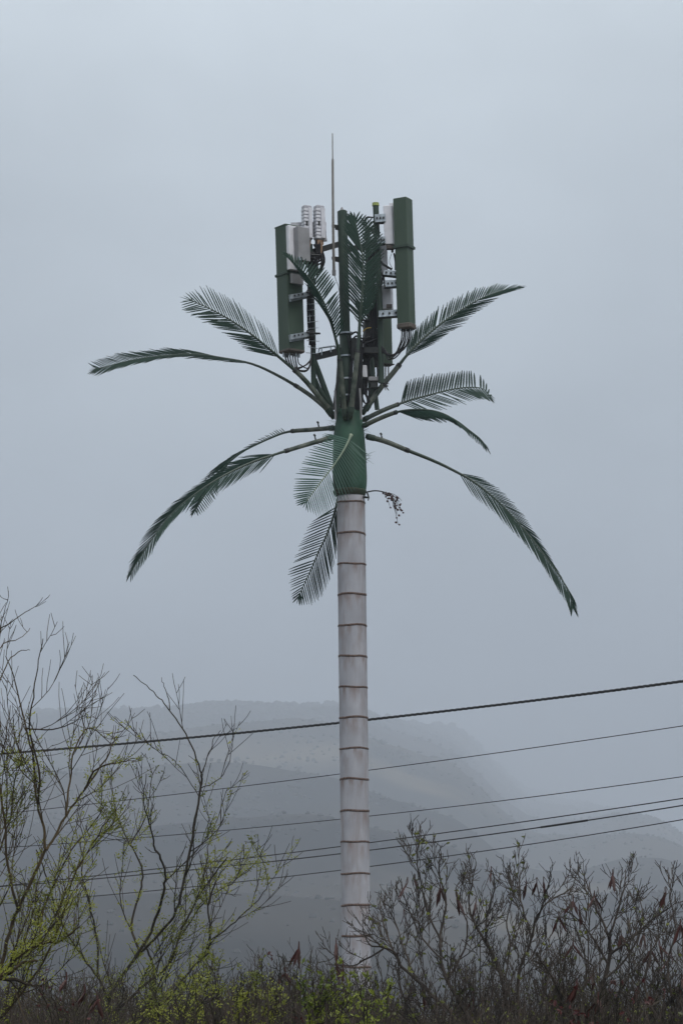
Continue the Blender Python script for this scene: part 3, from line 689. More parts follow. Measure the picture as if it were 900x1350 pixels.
# ------------------------------------------------------------------ plants
class Plant:
    def __init__(s, seed, leaf_p=0.0, leaf_size=.03, max_level=3, dens=5.0, ratio=.5, up=.25, rmin=.0022, leaf_kind='fern', kl=.55, leaf_levels=(2, 3, 4), leaf_z=None, fall=.95):
        s.fall = fall
        s.ll = leaf_levels; s.lz = leaf_z
        s.kl = kl; s.rg = random.Random(seed); s.w = Geo(); s.l = Geo(); s.leaf_p = leaf_p; s.ls = leaf_size
        s.max = max_level; s.dens = dens; s.ratio = ratio; s.up = up; s.rmin = rmin; s.kind = leaf_kind; s.tips = []; s.l0 = 1
    def rv(s, k): return Vector((s.rg.uniform(-k, k), s.rg.uniform(-k, k), s.rg.uniform(-k, k)))
    def grow(s, p, d, L, r, level, wob=.13):
        n = max(3, min(8, int(L / .09)))
        pts = [p]; d = d.normalized(); bend = s.rv(.10)
        for i in range(n):
            d = (d + bend + s.rv(wob) + Vector((0, 0, s.up * (.5 + i / n)))).normalized()
            pts.append(pts[-1] + d * (L / n))
        s.limb(pts, r, max(s.rmin * .6, r * .35), level)
    def limb(s, pts, r0, r1, level, tmin=.12, dens=None):
        rg = s.rg
        s.w.tube(pts, max(r0, s.rmin), max(r1, s.rmin * .7), 7 if r0 > .02 else 5 if r0 > .008 else 3, False)
        L = sum((b - a).length for a, b in zip(pts, pts[1:]))
        if level in s.ll:
            s.leaves(pts, L)
        s.tips.append(pts[-1])
        if level >= s.max: return
        k = int(L * (dens or s.dens) * (1, 1, 1.5, 1.8, 2)[level] + rg.random())
        for j in range(k):
            t = tmin + (1 - tmin) * (j + rg.random()) / k
            x = t * (len(pts) - 1); i = min(int(x), len(pts) - 2)
            p = pts[i].lerp(pts[i + 1], x - i); tg = (pts[i + 1] - pts[i]).normalized()
            o = s.rv(1); o = o - tg * o.dot(tg)
            if o.length < .05: continue
            a = R(rg.uniform(20, 50))
            d = tg * math.cos(a) + o.normalized() * math.sin(a)
            r = r0 + (r1 - r0) * t
            cl = max(.07, min(s.kl * s.ratio ** (level - s.l0), L * .75) * (1.2 - s.fall * t) * rg.uniform(.45, 1.25))
            s.grow(p, d, cl, max(s.rmin, min(r * .6, .003 + cl * .007)), level + 1)
    def leaves(s, pts, L):   # small spurs of leaves along the wood
        rg = s.rg
        n = int(L / .05 * s.leaf_p + rg.random())
        for j in range(n):
            x = rg.random() * (len(pts) - 1.001); i = int(x)
            p = pts[i].lerp(pts[i + 1], x - i)
            if s.lz and rg.random() < min(1, max(0, (p.z - s.lz[0]) / (s.lz[1] - s.lz[0]))): continue
            if noise.noise(p * 2.3) < -.2: continue       # leaves come in patches
            d = (s.rv(1) + Vector((0, 0, .3))).normalized()
            if s.kind == 'fern':
                q = d.orthogonal().normalized()
                for k in range(5):
                    c = p + d * (.012 + .012 * k); sd = q if k % 2 else -q
                    s.leaf(c, (sd + d * .5 + s.rv(.3)).normalized(), s.ls * rg.uniform(.5, 1.0), .42)
            else:
                for k in range(3):
                    s.leaf(p, (d + s.rv(.9)).normalized(), s.ls * rg.uniform(.6, 1.2), .5)
    def leaf(s, p, d, L, w):
        q = (s.rv(1)).cross(d)
        if q.length < .1: q = d.orthogonal()
        q.normalize(); u = q.cross(d)
        s.l.add([p, p + d * L * .5 + q * L * w * .5 + u * L * .08, p + d * L, p + d * L * .5 - q * L * w * .5 + u * L * .08], [(0, 1, 2, 3)])

def pods(p, n, L, seed):
    rg = random.Random(seed); g = Geo()
    g.tube([p + Vector((0, 0, .05)), p], .004, .005, 4)
    for k in range(n):
        a = rg.uniform(0, 6.28); sp = rg.uniform(.15, .9)
        d = Vector((math.cos(a) * sp, math.sin(a) * sp, -1)).normalized(); l = L * rg.uniform(.7, 1.15)
        q = Vector((rg.uniform(-1, 1), rg.uniform(-1, 1), 0)).cross(d).normalized(); u = d.cross(q)
        vs = []; m = 6; b = rg.uniform(-.2, .2)
        for i in range(m + 1):
            t = i / m; c = p + d * l * t + u * (b * l * t * t)
            hw = (.012 + .002 * math.sin(i * 2.2)) * (math.sin(math.pi * min(1, t * .94 + .06)) ** .5 + .05); th = hw * .3
            vs += [c + q * hw, c + u * th, c - q * hw, c - u * th]
        fs = []
        for i in range(m):
            for kk in range(4): fs.append((i * 4 + kk, i * 4 + (kk + 1) % 4, i * 4 + 4 + (kk + 1) % 4, i * 4 + 4 + kk))
        g.add(vs, fs)
    return g

def shrub(name, label, cat, group, seed, Y, base_px, limbs, bark, leaf, podlist=(), fill=None, ys=1.0, thick=.58, **kw):
    """limbs: (r0 px, r1 px, dens, points) with points (px, py[, depth])."""
    pl = Plant(seed, **kw); rg = random.Random(seed + 99)
    fy = lambda y: 1350 - (1350 - y) * ys if y < 1350 else y
    limbs = [(a_, b_, c_, [q if q == 'base' else (q[0], fy(q[1])) + tuple(q[2:]) for q in pts]) for a_, b_, c_, pts in limbs]
    podlist = [(a_, fy(b_), c_) for a_, b_, c_ in podlist]
    s = Y / F
    b = P(base_px, 0, Y); b.z = 0
    root = empty(name, b, label, cat, group)
    for r0, r1, dens, pts in limbs:
        v = []; dd = rg.uniform(-.25, .25); m = len(pts)
        for i, q in enumerate(pts):
            if q == 'base': v.append(b + Vector((rg.uniform(-.12, .12), rg.uniform(-.12, .12), -.02))); continue
            v.append(P(q[0], q[1], Y + (q[2] if len(q) > 2 else dd * i / max(1, m - 1) * 2)))
        cv = catmull(v, 4)
        cv = [p + Vector((rg.uniform(-1, 1), rg.uniform(-1, 1), rg.uniform(-1, 1))) * .006 if 0 < i < len(cv) - 1 else p for i, p in enumerate(cv)]
        pl.limb(cv, r0 * s * thick, r1 * s * thick, 1, dens=dens)
    if fill:
        x0, x1, y0, y1, nn = fill
        for k in range(nn):
            x = x0 + (x1 - x0) * (k + rg.random()) / nn; y = rg.uniform(y0, y1); o_ = rg.uniform(-.5, .5)
            q = [b + Vector((rg.uniform(-.2, .2), o_ * .4, -.02)), P(base_px + (x - base_px) * .45 + rg.uniform(-10, 10), 1400, Y + o_ * .7), P(base_px + (x - base_px) * .85 + rg.uniform(-8, 8), (y + 1400) / 2 - 10, Y + o_), P(x, y, Y + o_ * 1.2)]
            pl.limb(catmull(q, 5), rg.uniform(.008, .013), .003, 1, dens=7)
    gs = []
    for k, (px, py, n) in enumerate(podlist):
        p = P(px, py, Y + rg.uniform(-.25, .25))
        near = min(pl.tips, key=lambda t: (t - p).length + (.6 if t.z > p.z else 0))
        mid = near.lerp(p, .5) + Vector((rg.uniform(-.04, .04), rg.uniform(-.04, .04), rg.uniform(-.05, .03)))
        pl.w.tube(catmull([near, mid, p + Vector((0, 0, .05))], 4), .0035, .0025, 4, False)
        gs.append(pods(p, n, 26 * s * 1.0, seed * 50 + k))
    w = obj('branches', pl.w, bark, root, org=b)
    if pl.l.v: obj('leaves', pl.l, leaf, root, org=b)
    for g in gs: obj('pod_cluster', g, M['pod'], root)
    return root

def build_trees():
    # left foreground tree
    shrub('tree', 'large spindly tree at the left edge, tall bare whips above small yellow-green leaves', 'tree', None, 21, 20, -60, [
        (6, 4, 1.0, ['base', (-40, 1420), (-10, 1320), (10, 1240), (24, 1198), (48, 1150), (60, 1120)]),
        (4, 1.6, 5, [(60, 1120), (68, 1110), (88, 1074), (112, 1040), (140, 1000), (152, 972)]),
        (4, 1.2, 3.5, [(60, 1120), (58, 1090), (50, 1060), (44, 1004), (36, 960), (20, 900), (8, 865)]),
        (3, 1.0, 2.5, [(50, 1060), (52, 1020), (40, 960), (44, 920), (50, 880), (57, 842)]),
        (4, 1.5, 3.5, [(24, 1198), (10, 1140), (6, 1080), (-4, 1000), (0, 940), (-6, 880)]),
        (3, .9, 1.5, [(-10, 1000), (-8, 900), (-4, 840), (12, 822), (40, 804)]),
        (2, .8, 1.2, [(-8, 880), (-4, 845), (6, 812), (10, 790)]),
        (2, .8, 1.2, [(-4, 905), (12, 872), (28, 858), (40, 857)]),
        (2, .8, 1.2, [(-6, 860), (10, 846), (25, 842), (40, 828)]),
        (3, 1, 6, [(88, 1074), (92, 1030), (100, 985), (120, 960), (150, 985)]),
        (2.4, 1, 6, [(36, 960), (70, 962), (100, 950), (118, 938)]),
        (3, 1, 5, [(112, 1040), (130, 1012), (160, 1005), (178, 1000)]),
        (5, 2, 5, ['base', (-30, 1340), (0, 1290), (20, 1266), (52, 1246), (80, 1240), (105, 1222)]),
        (3, 1.2, 6, [(52, 1246), (55, 1210), (70, 1170), (95, 1120), (120, 1090), (140, 1060)]),
        (4, 1.4, 5, ['base', (-20, 1380), (20, 1320), (50, 1280), (80, 1220), (95, 1160), (130, 1100), (148, 1072)]),
        (4, 1.2, 6, ['base', (-30, 1300), (-16, 1220), (-10, 1150), (14, 1080), (20, 1030), (30, 1000)]),
        (3, 1.0, 3, [(-14, 1160), (0, 1100), (-8, 1040), (4, 990), (14, 930)]),
        (7, 3, 2, [(-40, 1330, -.3), (0, 1288, -.3), (14, 1282, -.3), (30, 1270, -.3), (50, 1267, -.3)]),
        (6, 2, 2, [(-6, 1290, -.3), (20, 1292, -.3), (40, 1298, -.3), (54, 1299, -.3)]),
    ], M['bark_moss'], M['leaf'], thick=.52, leaf_p=1.9, leaf_size=.032, max_level=3, dens=9, ratio=.6, up=.18, kl=.75, fall=.85, leaf_levels=(1, 2), leaf_z=(2.9, 3.7), rmin=.0027)
    # second tree
    shrub('tree', 'slender leaning tree with a tall bare leader, left of the pale trunk', 'tree', None, 33, 21, 150, [
        (5.5, 3.6, .6, ['base', (147, 1420), (144, 1350), (146, 1312), (176, 1266), (200, 1228)]),
        (3.6, 2.6, 2.5, [(200, 1228), (212, 1192), (217, 1165), (218, 1150), (212, 1132), (204, 1118)]),
        (2.6, 1, 6, [(204, 1118), (200, 1095), (194, 1075), (190, 1050), (193, 1020)]),
        (3.6, 2.6, 2.5, [(178, 1264), (206, 1235), (230, 1208), (240, 1170), (250, 1122), (258, 1080), (264, 1040), (266, 1020)]),
        (2.4, 1.0, 1.6, [(266, 1020), (256, 992), (240, 960), (224, 936), (210, 920), (198, 908), (176, 890)]),
        (1.6, .7, 1.2, [(224, 936), (221, 918), (216, 905), (213, 893)]),
        (1.8, .8, 2, [(266, 1020), (276, 992), (282, 975), (291, 963)]),
        (1.4, .7, 2, [(264, 1040), (290, 1026), (303, 1002), (308, 968), (311, 930)]),
        (1.4, .7, 3, [(262, 1050), (240, 1015), (226, 1000), (200, 985), (188, 970)]),
        (3.4, 2, 3, [(184, 1254), (178, 1238), (174, 1218), (183, 1182), (188, 1155), (182, 1130), (172, 1114)]),
        (2, .9, 6, [(172, 1114), (160, 1090), (150, 1060), (146, 1020)]),
        (2, .9, 6, [(172, 1114), (188, 1086), (196, 1062), (200, 1030), (206, 1010)]),
        (3, 1.5, 3, [(144, 1320), (130, 1290), (110, 1262), (92, 1235), (72, 1190), (60, 1150), (48, 1120)]),
        (3, 1, 5, [(130, 1290), (128, 1240), (118, 1190), (108, 1150), (112, 1110), (100, 1080)]),
        (3.4, 1.8, 3, [(146, 1340), (190, 1300), (224, 1270), (234, 1240), (250, 1205), (276, 1160), (300, 1130)]),
        (2, 1, 5, [(250, 1205), (262, 1180), (272, 1140), (276, 1110), (290, 1070), (300, 1040)]),
        (5, 2.4, 2, [(220, 1480), (210, 1350), (202, 1325), (204, 1284), (196, 1258), (188, 1240)]),
        (3.2, 2, 2.5, ['base', (190, 1370), (224, 1314), (256, 1274), (274, 1256), (277, 1225), (274, 1195), (284, 1165)]),
        (2, .9, 5, [(277, 1240), (304, 1220), (325, 1200), (340, 1186), (352, 1166), (348, 1140), (343, 1124)]),
        (2, 1, 5, [(274, 1195), (284, 1165), (300, 1140), (322, 1120)]),
        (2.6, 1, 4, ['base', (170, 1380), (205, 1310), (236, 1240), (270, 1190), (305, 1165), (330, 1145)]),
    ], M['bark_dark'], M['leaf'], thick=.54, leaf_p=1.8, leaf_size=.032, max_level=3, dens=8.5, ratio=.6, up=.18, kl=.62, fall=.85, leaf_levels=(1, 2), leaf_z=(2.6, 3.7), rmin=.0027)
    G = 'bare podded shrubs right of the trunk'
    shrub('shrub', 'bare podded shrub whose crooked twigs reach across the foot of the pale trunk', 'shrub', G, 41, 25, 625, [
        (6, 3.2, 1.5, ['base', (620, 1440), (600, 1347), (573, 1312), (548, 1285), (527, 1264)]),
        (3, 1, 9, [(527, 1264), (520, 1245), (505, 1238), (487, 1234), (480, 1218), (477, 1203)]),
        (3, 1, 9, [(527, 1264), (512, 1225), (503, 1190), (500, 1165)]),
        (2.6, 1, 9, [(548, 1285), (532, 1240), (522, 1205), (512, 1180)]),
        (2.5, .9, 6, [(505, 1240), (470, 1262), (450, 1264), (430, 1262)]),
        (6, 2.8, 3, ['base', (640, 1420), (618, 1345), (596, 1300), (583, 1267), (580, 1227), (584, 1200)]),
        (2.8, .9, 9, [(584, 1200), (588, 1165), (578, 1130), (582, 1100)]),
        (2.6, .8, 8, [(580, 1227), (562, 1180), (552, 1130), (549, 1105), (550, 1077)]),
        (2.6, .9, 9, [(583, 1255), (556, 1225), (540, 1185), (530, 1150)]),
        (2.6, .9, 9, [(590, 1285), (612, 1240), (615, 1200), (600, 1160), (610, 1135)]),
    ], M['bark'], M['leaf_dark'], [(537, 1143, 2), (546, 1138, 2), (580, 1150, 4), (532, 1190, 2), (443, 1232, 3), (557, 1305, 3), (602, 1165, 2)],
        leaf_p=.05, leaf_size=.045, ys=.90, fill=(485, 680, 1190, 1290, 9), max_level=4, dens=9.5, ratio=.55, up=.22, kl=.5, rmin=.0034, leaf_kind='oval')
    shrub('shrub', 'bare shrub with fanned upright twigs, second shrub right of the pale trunk', 'shrub', G, 42, 26, 690, [
        (5.5, 3, 3, ['base', (676, 1420), (670, 1350), (664, 1300), (650, 1250), (630, 1213)]),
        (2.8, .9, 9, [(630, 1213), (618, 1180), (622, 1140), (627, 1112)]),
        (2.8, .9, 9, [(640, 1230), (642, 1190), (652, 1150), (648, 1125)]),
        (5, 2.4, 4, ['base', (684, 1380), (682, 1290), (690, 1255), (697, 1237), (705, 1200), (712, 1185)]),
        (2.2, .7, 6, [(712, 1185), (723, 1170), (750, 1153), (760, 1130), (762, 1105)]),
        (2.4, .9, 9, [(700, 1220), (688, 1180), (684, 1140), (690, 1120)]),
        (2.4, .9, 9, [(664, 1290), (672, 1240), (668, 1200), (676, 1160), (670, 1130)]),
        (2.4, .9, 9, [(706, 1200), (716, 1170), (722, 1150), (726, 1130)]),
    ], M['bark'], M['leaf_dark'], [(627, 1172, 4), (647, 1127, 2), (693, 1146, 1), (707, 1143, 4), (716, 1142, 1), (736, 1192, 4), (623, 1310, 3)],
        leaf_p=.03, leaf_size=.045, ys=.90, fill=(600, 760, 1190, 1290, 8), max_level=4, dens=9.5, ratio=.55, up=.22, kl=.5, rmin=.0034, leaf_kind='oval')
    shrub('shrub', 'dense bare shrub near the right edge, hung with the biggest dark red pod clusters', 'shrub', G, 43, 24, 790, [
        (6.5, 4, 2, ['base', (770, 1400), (778, 1340), (797, 1283), (803, 1250), (802, 1223)]),
        (3.4, 1, 9, [(802, 1223), (790, 1193), (778, 1160), (766, 1125)]),
        (3.2, 1, 9, [(803, 1250), (827, 1228), (853, 1203), (872, 1186), (890, 1173)]),
        (3, 1, 9, [(802, 1223), (812, 1190), (822, 1150), (824, 1125)]),
        (3, 1, 9, [(800, 1260), (778, 1220), (760, 1195), (740, 1180)]),
        (4, 1.6, 5, ['base', (745, 1350), (733, 1293), (716, 1262), (707, 1245)]),
        (3, 1, 9, [(797, 1283), (820, 1260), (840, 1225), (846, 1190), (842, 1160)]),
        (3, 1, 8, ['base', (780, 1400), (768, 1320), (772, 1260), (758, 1210), (752, 1170)]),
    ], M['bark'], M['leaf_dark'], [(807, 1132, 6), (783, 1163, 4), (755, 1170, 4), (763, 1184, 3), (857, 1242, 5), (755, 1234, 2), (818, 1220, 3), (848, 1218, 3), (782, 1275, 3)],
        leaf_p=.03, leaf_size=.04, ys=.90, fill=(700, 880, 1190, 1290, 9), max_level=4, dens=9.5, ratio=.55, up=.22, kl=.5, rmin=.0034, leaf_kind='oval')
    shrub('shrub', 'bare podded shrub cut off by the right edge of the photo', 'shrub', G, 44, 23, 900, [
        (6, 3, 3, ['base', (862, 1420), (868, 1347), (885, 1310), (905, 1280), (930, 1220)]),
        (3, 1, 9, [(885, 1310), (880, 1260), (890, 1210), (882, 1165), (886, 1135)]),
        (3, 1, 9, [(905, 1280), (900, 1230), (912, 1180), (905, 1150)]),
        (3, 1, 9, [(868, 1345), (850, 1300), (856, 1250), (868, 1220), (862, 1180)]),
        (3, 1, 9, [(930, 1220), (945, 1180), (940, 1140)]),
    ], M['bark'], M['leaf_dark'], [(877, 1157, 3), (896, 1205, 4), (868, 1235, 3), (884, 1248, 3), (898, 1285, 4), (842, 1290, 3)],
        leaf_p=.03, leaf_size=.04, ys=.90, fill=(830, 960, 1190, 1290, 7), max_level=4, dens=9.5, ratio=.55, up=.22, kl=.5, rmin=.0034, leaf_kind='oval')
    # low leafy bushes that stand out of the thicket
    def low(label, seed, Y, px, top, spread, leaf, lp, ls, n, kind='oval', podl=(), bark='bark_dark'):
        rg = random.Random(seed); lm = []
        for k in range(n):
            x = px + spread * (k / (n - 1) - .5) * 2 + rg.uniform(-8, 8); y = top + rg.uniform(0, 55)
            lm.append((2.4, .8, 7, ['base', (px + (x - px) * .35, 1440), (px + (x - px) * .75 + rg.uniform(-6, 6), 1340), (x, y)]))
        shrub('low_bush', label, 'bush', 'low bushes along the front', seed, Y, px, lm, M[bark], M[leaf], podl,
              leaf_p=lp, leaf_size=ls, max_level=4, dens=6, ratio=.55, up=.15, kl=.4, rmin=.0026, leaf_levels=(1, 2, 3, 4), leaf_kind=kind)
    low('bright yellow-green leafy bush left of the trunk foot, the brightest in the thicket', 61, 18, 425, 1292, 30, 'leaf_bright', .45, .040, 7)
    low('small yellow-green bush with leaves up to the trunk foot, beside the crooked bare shrub', 62, 19, 490, 1272, 30, 'leaf_bright', .28, .040, 5)
    low('sparse dull green bush below the right-hand branches of the slender leaning tree', 63, 18.5, 318, 1268, 55, 'leaf', .4, .036, 8, 'fern')
    low('brownish fine-leaved bush around the foot of the slender leaning tree', 64, 18, 222, 1280, 60, 'leaf', .3, .034, 8, 'fern')
    low('twiggy bush with dark red pods and leaves in the lower left corner', 65, 17.5, 105, 1285, 55, 'leaf_red', .06, .035, 7, 'oval', [(88, 1292, 5), (128, 1318, 3), (112, 1308, 3)])
    low('bare brown bush left of the trunk foot with star-like dark pods at its top', 66, 21, 392, 1250, 40, 'leaf_red', .05, .04, 7, 'oval', [(394, 1250, 6), (376, 1283, 3), (443, 1268, 3), (452, 1275, 2)])
    low('low dry bush under the big red pod clusters, lower right', 67, 18, 800, 1290, 60, 'leaf_red', .10, .04, 7, 'oval', [(788, 1318, 4), (760, 1300, 3)])

def build_undergrowth():
    """the tangled thicket nobody could count: six kinds of twiggy clump repeated into one mesh"""
    protos = []
    for k in range(7):
        pl = Plant(300 + k, leaf_p=(.0, .06, .14, .28, .02, .2, .0)[k], leaf_size=.035, max_level=2, dens=6.5, ratio=.5, up=.2, kl=.6, leaf_kind='oval' if k % 2 else 'fern', leaf_levels=(1, 2))
        rg = pl.rg; pl.l0 = 0
        for j in range(11):
            a = rg.uniform(0, 6.28); tl = R(rg.uniform(3, 38))
            d = Vector((math.cos(a) * math.sin(tl), math.sin(a) * math.sin(tl), math.cos(tl)))
            p = Vector((rg.uniform(-.15, .15), rg.uniform(-.15, .15), -.03)); L = rg.uniform(1.35, 2.05)
            pts = [p]
            for i in range(9):
                d = (d + pl.rv(.13) + Vector((0, 0, .05))).normalized(); pts.append(pts[-1] + d * L / 9)
            pl.limb(pts, rg.uniform(.007, .013), .003, 0, tmin=.35)
        nv = len(pl.w.v)
        V = np.array([v[:] for v in pl.w.v + pl.l.v]); Fw = pl.w.f; Fl = [tuple(i + nv for i in f) for f in pl.l.f]
        q = np.array(Fw + Fl, dtype=np.int32); mi = np.array([0] * len(Fw) + [1] * len(Fl), dtype=np.int32)
        protos.append((V, q, mi))
    rg = random.Random(77); AV = []; AF = []; AM = []; n = 0
    Y = 13.0
    while Y < 46:
        half = Y * .17 + 1.0; x = -half + rg.uniform(0, .5)
        while x < half:
            V, q, mi = protos[rg.randrange(7)]
            px = 450 + x * F / Y
            top = (1322 if Y < 17 else 1272 if px < 250 else 1262 if px < 500 else 1284) + 22 * noise.noise(Vector((px * .014, 3.1, 0))) + rg.uniform(-16, 40)
            h = (ZC + (H0 - top) * Y / F) / 2.02
            s = h * rg.uniform(.92, 1.04); a = rg.uniform(0, 6.28); c, sn = math.cos(a), math.sin(a)
            W = V.copy(); W[:, 0] = (V[:, 0] * c - V[:, 1] * sn) * max(.8, s) + x; W[:, 1] = (V[:, 0] * sn + V[:, 1] * c) * max(.8, s) + Y + rg.uniform(-.4, .4); W[:, 2] = V[:, 2] * s
            AV.append(W); AF.append(q + n); AM.append(mi); n += len(V)
            x += rg.uniform(.30, .6)
        Y += rg.uniform(.9, 1.3) * (1 if Y < 30 else 1.7)
    V = np.concatenate(AV); Q = np.concatenate(AF); MI = np.concatenate(AM)
    org = np.array([0, 25, 0.0]); V = V - org
    me = bpy.data.meshes.new('undergrowth')
    me.vertices.add(len(V)); me.vertices.foreach_set('co', V.astype(np.float32).ravel())
    me.loops.add(Q.size); me.loops.foreach_set('vertex_index', Q.ravel())
    me.polygons.add(len(Q)); me.polygons.foreach_set('loop_start', np.arange(0, Q.size, 4, dtype=np.int32))
    me.polygons.foreach_set('material_index', MI)
    me.materials.append(M['bark_brown']); me.materials.append(M['leaf_dark'])
    me.update(calc_edges=True); me.validate()
    o = bpy.data.objects.new('undergrowth', me); C.objects.link(o); o.location = org
    tag(o, 'tangled brown twigs and sparse dull leaves of the low thicket along the front', 'undergrowth', kind='stuff')
    print('undergrowth quads', len(Q))

# ------------------------------------------------------------------ land
CREST = [(-3000, 1000), (-900, 960), (-300, 950), (0, 944), (60, 939), (150, 937), (250, 935), (300, 930), (440, 927), (500, 945), (560, 955), (600, 960), (629, 982), (660, 1013), (695, 1043), (757, 1058), (828, 1070), (874, 1085), (910, 1112), (1000, 1150), (1400, 1200), (3500, 1230)]
def lerp_tab(tab, x):
    for a, b in zip(tab, tab[1:]):
        if x <= b[0]: return a[1] + (b[1] - a[1]) * max(0, (x - a[0]) / (b[0] - a[0]))
    return tab[-1][1]
def crestY(px): return lerp_tab([(-3000, 4200), (400, 4200), (500, 4500), (590, 5900), (660, 7600), (720, 8600), (765, 7600), (815, 5600), (900, 4300), (3500, 3200)], px)
Y0 = 600.0
def hill_z(px, Y):
    yc = crestY(px); zc = ZC + (H0 - lerp_tab(CREST, px)) * yc / F
    x = (px - 450) * Y / F
    nz = noise.fractal(Vector((x * .002, Y * .002, 0)), 1.0, 2.0, 5)
    if Y <= yc:
        t = max(0, (Y - Y0) / (yc - Y0))
        sh = t ** 1.1
        z = zc * sh + nz * 68 * t * (1 - t) * 2 + nz * 6 * t
    else:
        z = zc * max(.3, 1 - .25 * (Y - yc) / 2000) + nz * 6
    return z - .6 if Y > Y0 + 1 else -.6

def build_land():
    g = Geo()
    n = 24; ext = 9500
    vs = [Vector((-ext + 2 * ext * i / n, -90 + (11200) * j / n, 0)) for j in range(n + 1) for i in range(n + 1)]
    g.add(vs, [(j * (n + 1) + i, j * (n + 1) + i + 1, (j + 1) * (n + 1) + i + 1, (j + 1) * (n + 1) + i) for j in range(n) for i in range(n)])
    tag(obj('ground', g, M['ground'], None, org=(0, 0, 0)), 'dry flat ground under the thicket', 'ground', kind='structure')
    # hillside
    cols = [-3000 + 200 * i for i in range(13)] + [-560 + 11 * i for i in range(187)] + [1520 + 180 * i for i in range(11)]
    rowsY = [Y0 + (9400 - Y0) * (j / 160) ** 1.35 for j in range(161)]
    g = Geo(); vs = []
    for Y in rowsY:
        for px in cols: vs.append(Vector(((px - 450) * Y / F, Y, hill_z(px, Y))))
    nc = len(cols)
    g.add(vs, [(j * nc + i, j * nc + i + 1, (j + 1) * nc + i + 1, (j + 1) * nc + i) for j in range(len(rowsY) - 1) for i in range(nc - 1)])
    m = bpy.data.materials.new('hillside_scrubland'); m.use_nodes = True; nt = m.node_tree; b = nt.nodes['Principled BSDF']; L = nt.links.new
    b.inputs['Roughness'].default_value = 1; b.inputs['Specular IOR Level'].default_value = 0
    tc = nt.nodes.new('ShaderNodeTexCoord')
    n1 = nt.nodes.new('ShaderNodeTexNoise'); n1.inputs['Scale'].default_value = .003; n1.inputs['Detail'].default_value = 8
    n2 = nt.nodes.new('ShaderNodeTexNoise'); n2.inputs['Scale'].default_value = .0025; n2.inputs['Detail'].default_value = 4
    r1 = nt.nodes.new('ShaderNodeValToRGB'); e = r1.color_ramp.elements; e[0].position = .38; e[0].color = (.014, .015, .017, 1); e[1].position = .66; e[1].color = (.056, .049, .042, 1)
    r2 = nt.nodes.new('ShaderNodeValToRGB'); e = r2.color_ramp.elements; e[0].position = .57; e[0].color = (0, 0, 0, 1); e[1].position = .70; e[1].color = (1, 1, 1, 1)
    mx = nt.nodes.new('ShaderNodeMixRGB'); mx.inputs[2].default_value = (.14, .115, .075, 1)
    L(tc.outputs['Object'], n1.inputs['Vector']); L(tc.outputs['Object'], n2.inputs['Vector']); L(n1.outputs[0], r1.inputs[0]); L(n2.outputs[0], r2.inputs[0])
    L(r2.outputs[0], mx.inputs[0]); L(r1.outputs[0], mx.inputs[1]); L(mx.outputs[0], b.inputs['Base Color'])
    tag(obj('hillside', g, m, None, org=(0, Y0, 0), smooth=True), 'scrub covered hillside fading into fog', 'hill', kind='structure')
    # bushes on the hillside
    g = Geo(); rg = random.Random(12)
    for k in range(20000):
        px = rg.uniform(-250, 1150); yc = crestY(px)
        if k < 3500: Y = yc * rg.uniform(.93, 1.01)
        else: Y = Y0 + 60 + (yc - Y0 - 60) * rg.random() ** .6
        x = (px - 450) * Y / F
        if noise.noise(Vector((x * .006, Y * .006, 7))) < -.25: continue
        r = rg.uniform(.8, 2.6) * (.5 + .65 * Y / 2000) * (1.25 if k < 3500 else .65)
        g.ball(Vector((x, Y, hill_z(px, Y) + r * .3)), r, rg.uniform(.6, 1.0), k, .3)
    tag(obj('hillside_scrub', g, M['scrub'], None, org=(0, Y0, 0)), 'dark scrub and small trees dotted over the foggy hillside', 'scrub', kind='stuff')

HAZE = 0.00045
def build_haze():
    g = Geo(); x0, x1, y0, y1, z0, z1 = -9600, 9600, -150, 11200, -1.6, 700
    g.add([Vector(v) for v in ((x0, y0, z0), (x1, y0, z0), (x1, y1, z0), (x0, y1, z0), (x0, y0, z1), (x1, y0, z1), (x1, y1, z1), (x0, y1, z1))],
          [(3, 2, 1, 0), (4, 5, 6, 7), (0, 1, 5, 4), (1, 2, 6, 5), (2, 3, 7, 6), (3, 0, 4, 7)])
    m = bpy.data.materials.new('misty_air'); m.use_nodes = True; nt = m.node_tree; nt.nodes.clear()
    o = nt.nodes.new('ShaderNodeOutputMaterial'); v = nt.nodes.new('ShaderNodeVolumePrincipled')
    v.inputs['Color'].default_value = (.575, .625, .70, 1); v.inputs['Density'].default_value = HAZE; v.inputs['Anisotropy'].default_value = 0.0
    nt.links.new(v.outputs[0], o.inputs['Volume'])
    h = obj('haze', g, m, None, org=(0, 5000, 0)); tag(h, 'pale mist filling the air in front of the hills', 'haze', kind='stuff')

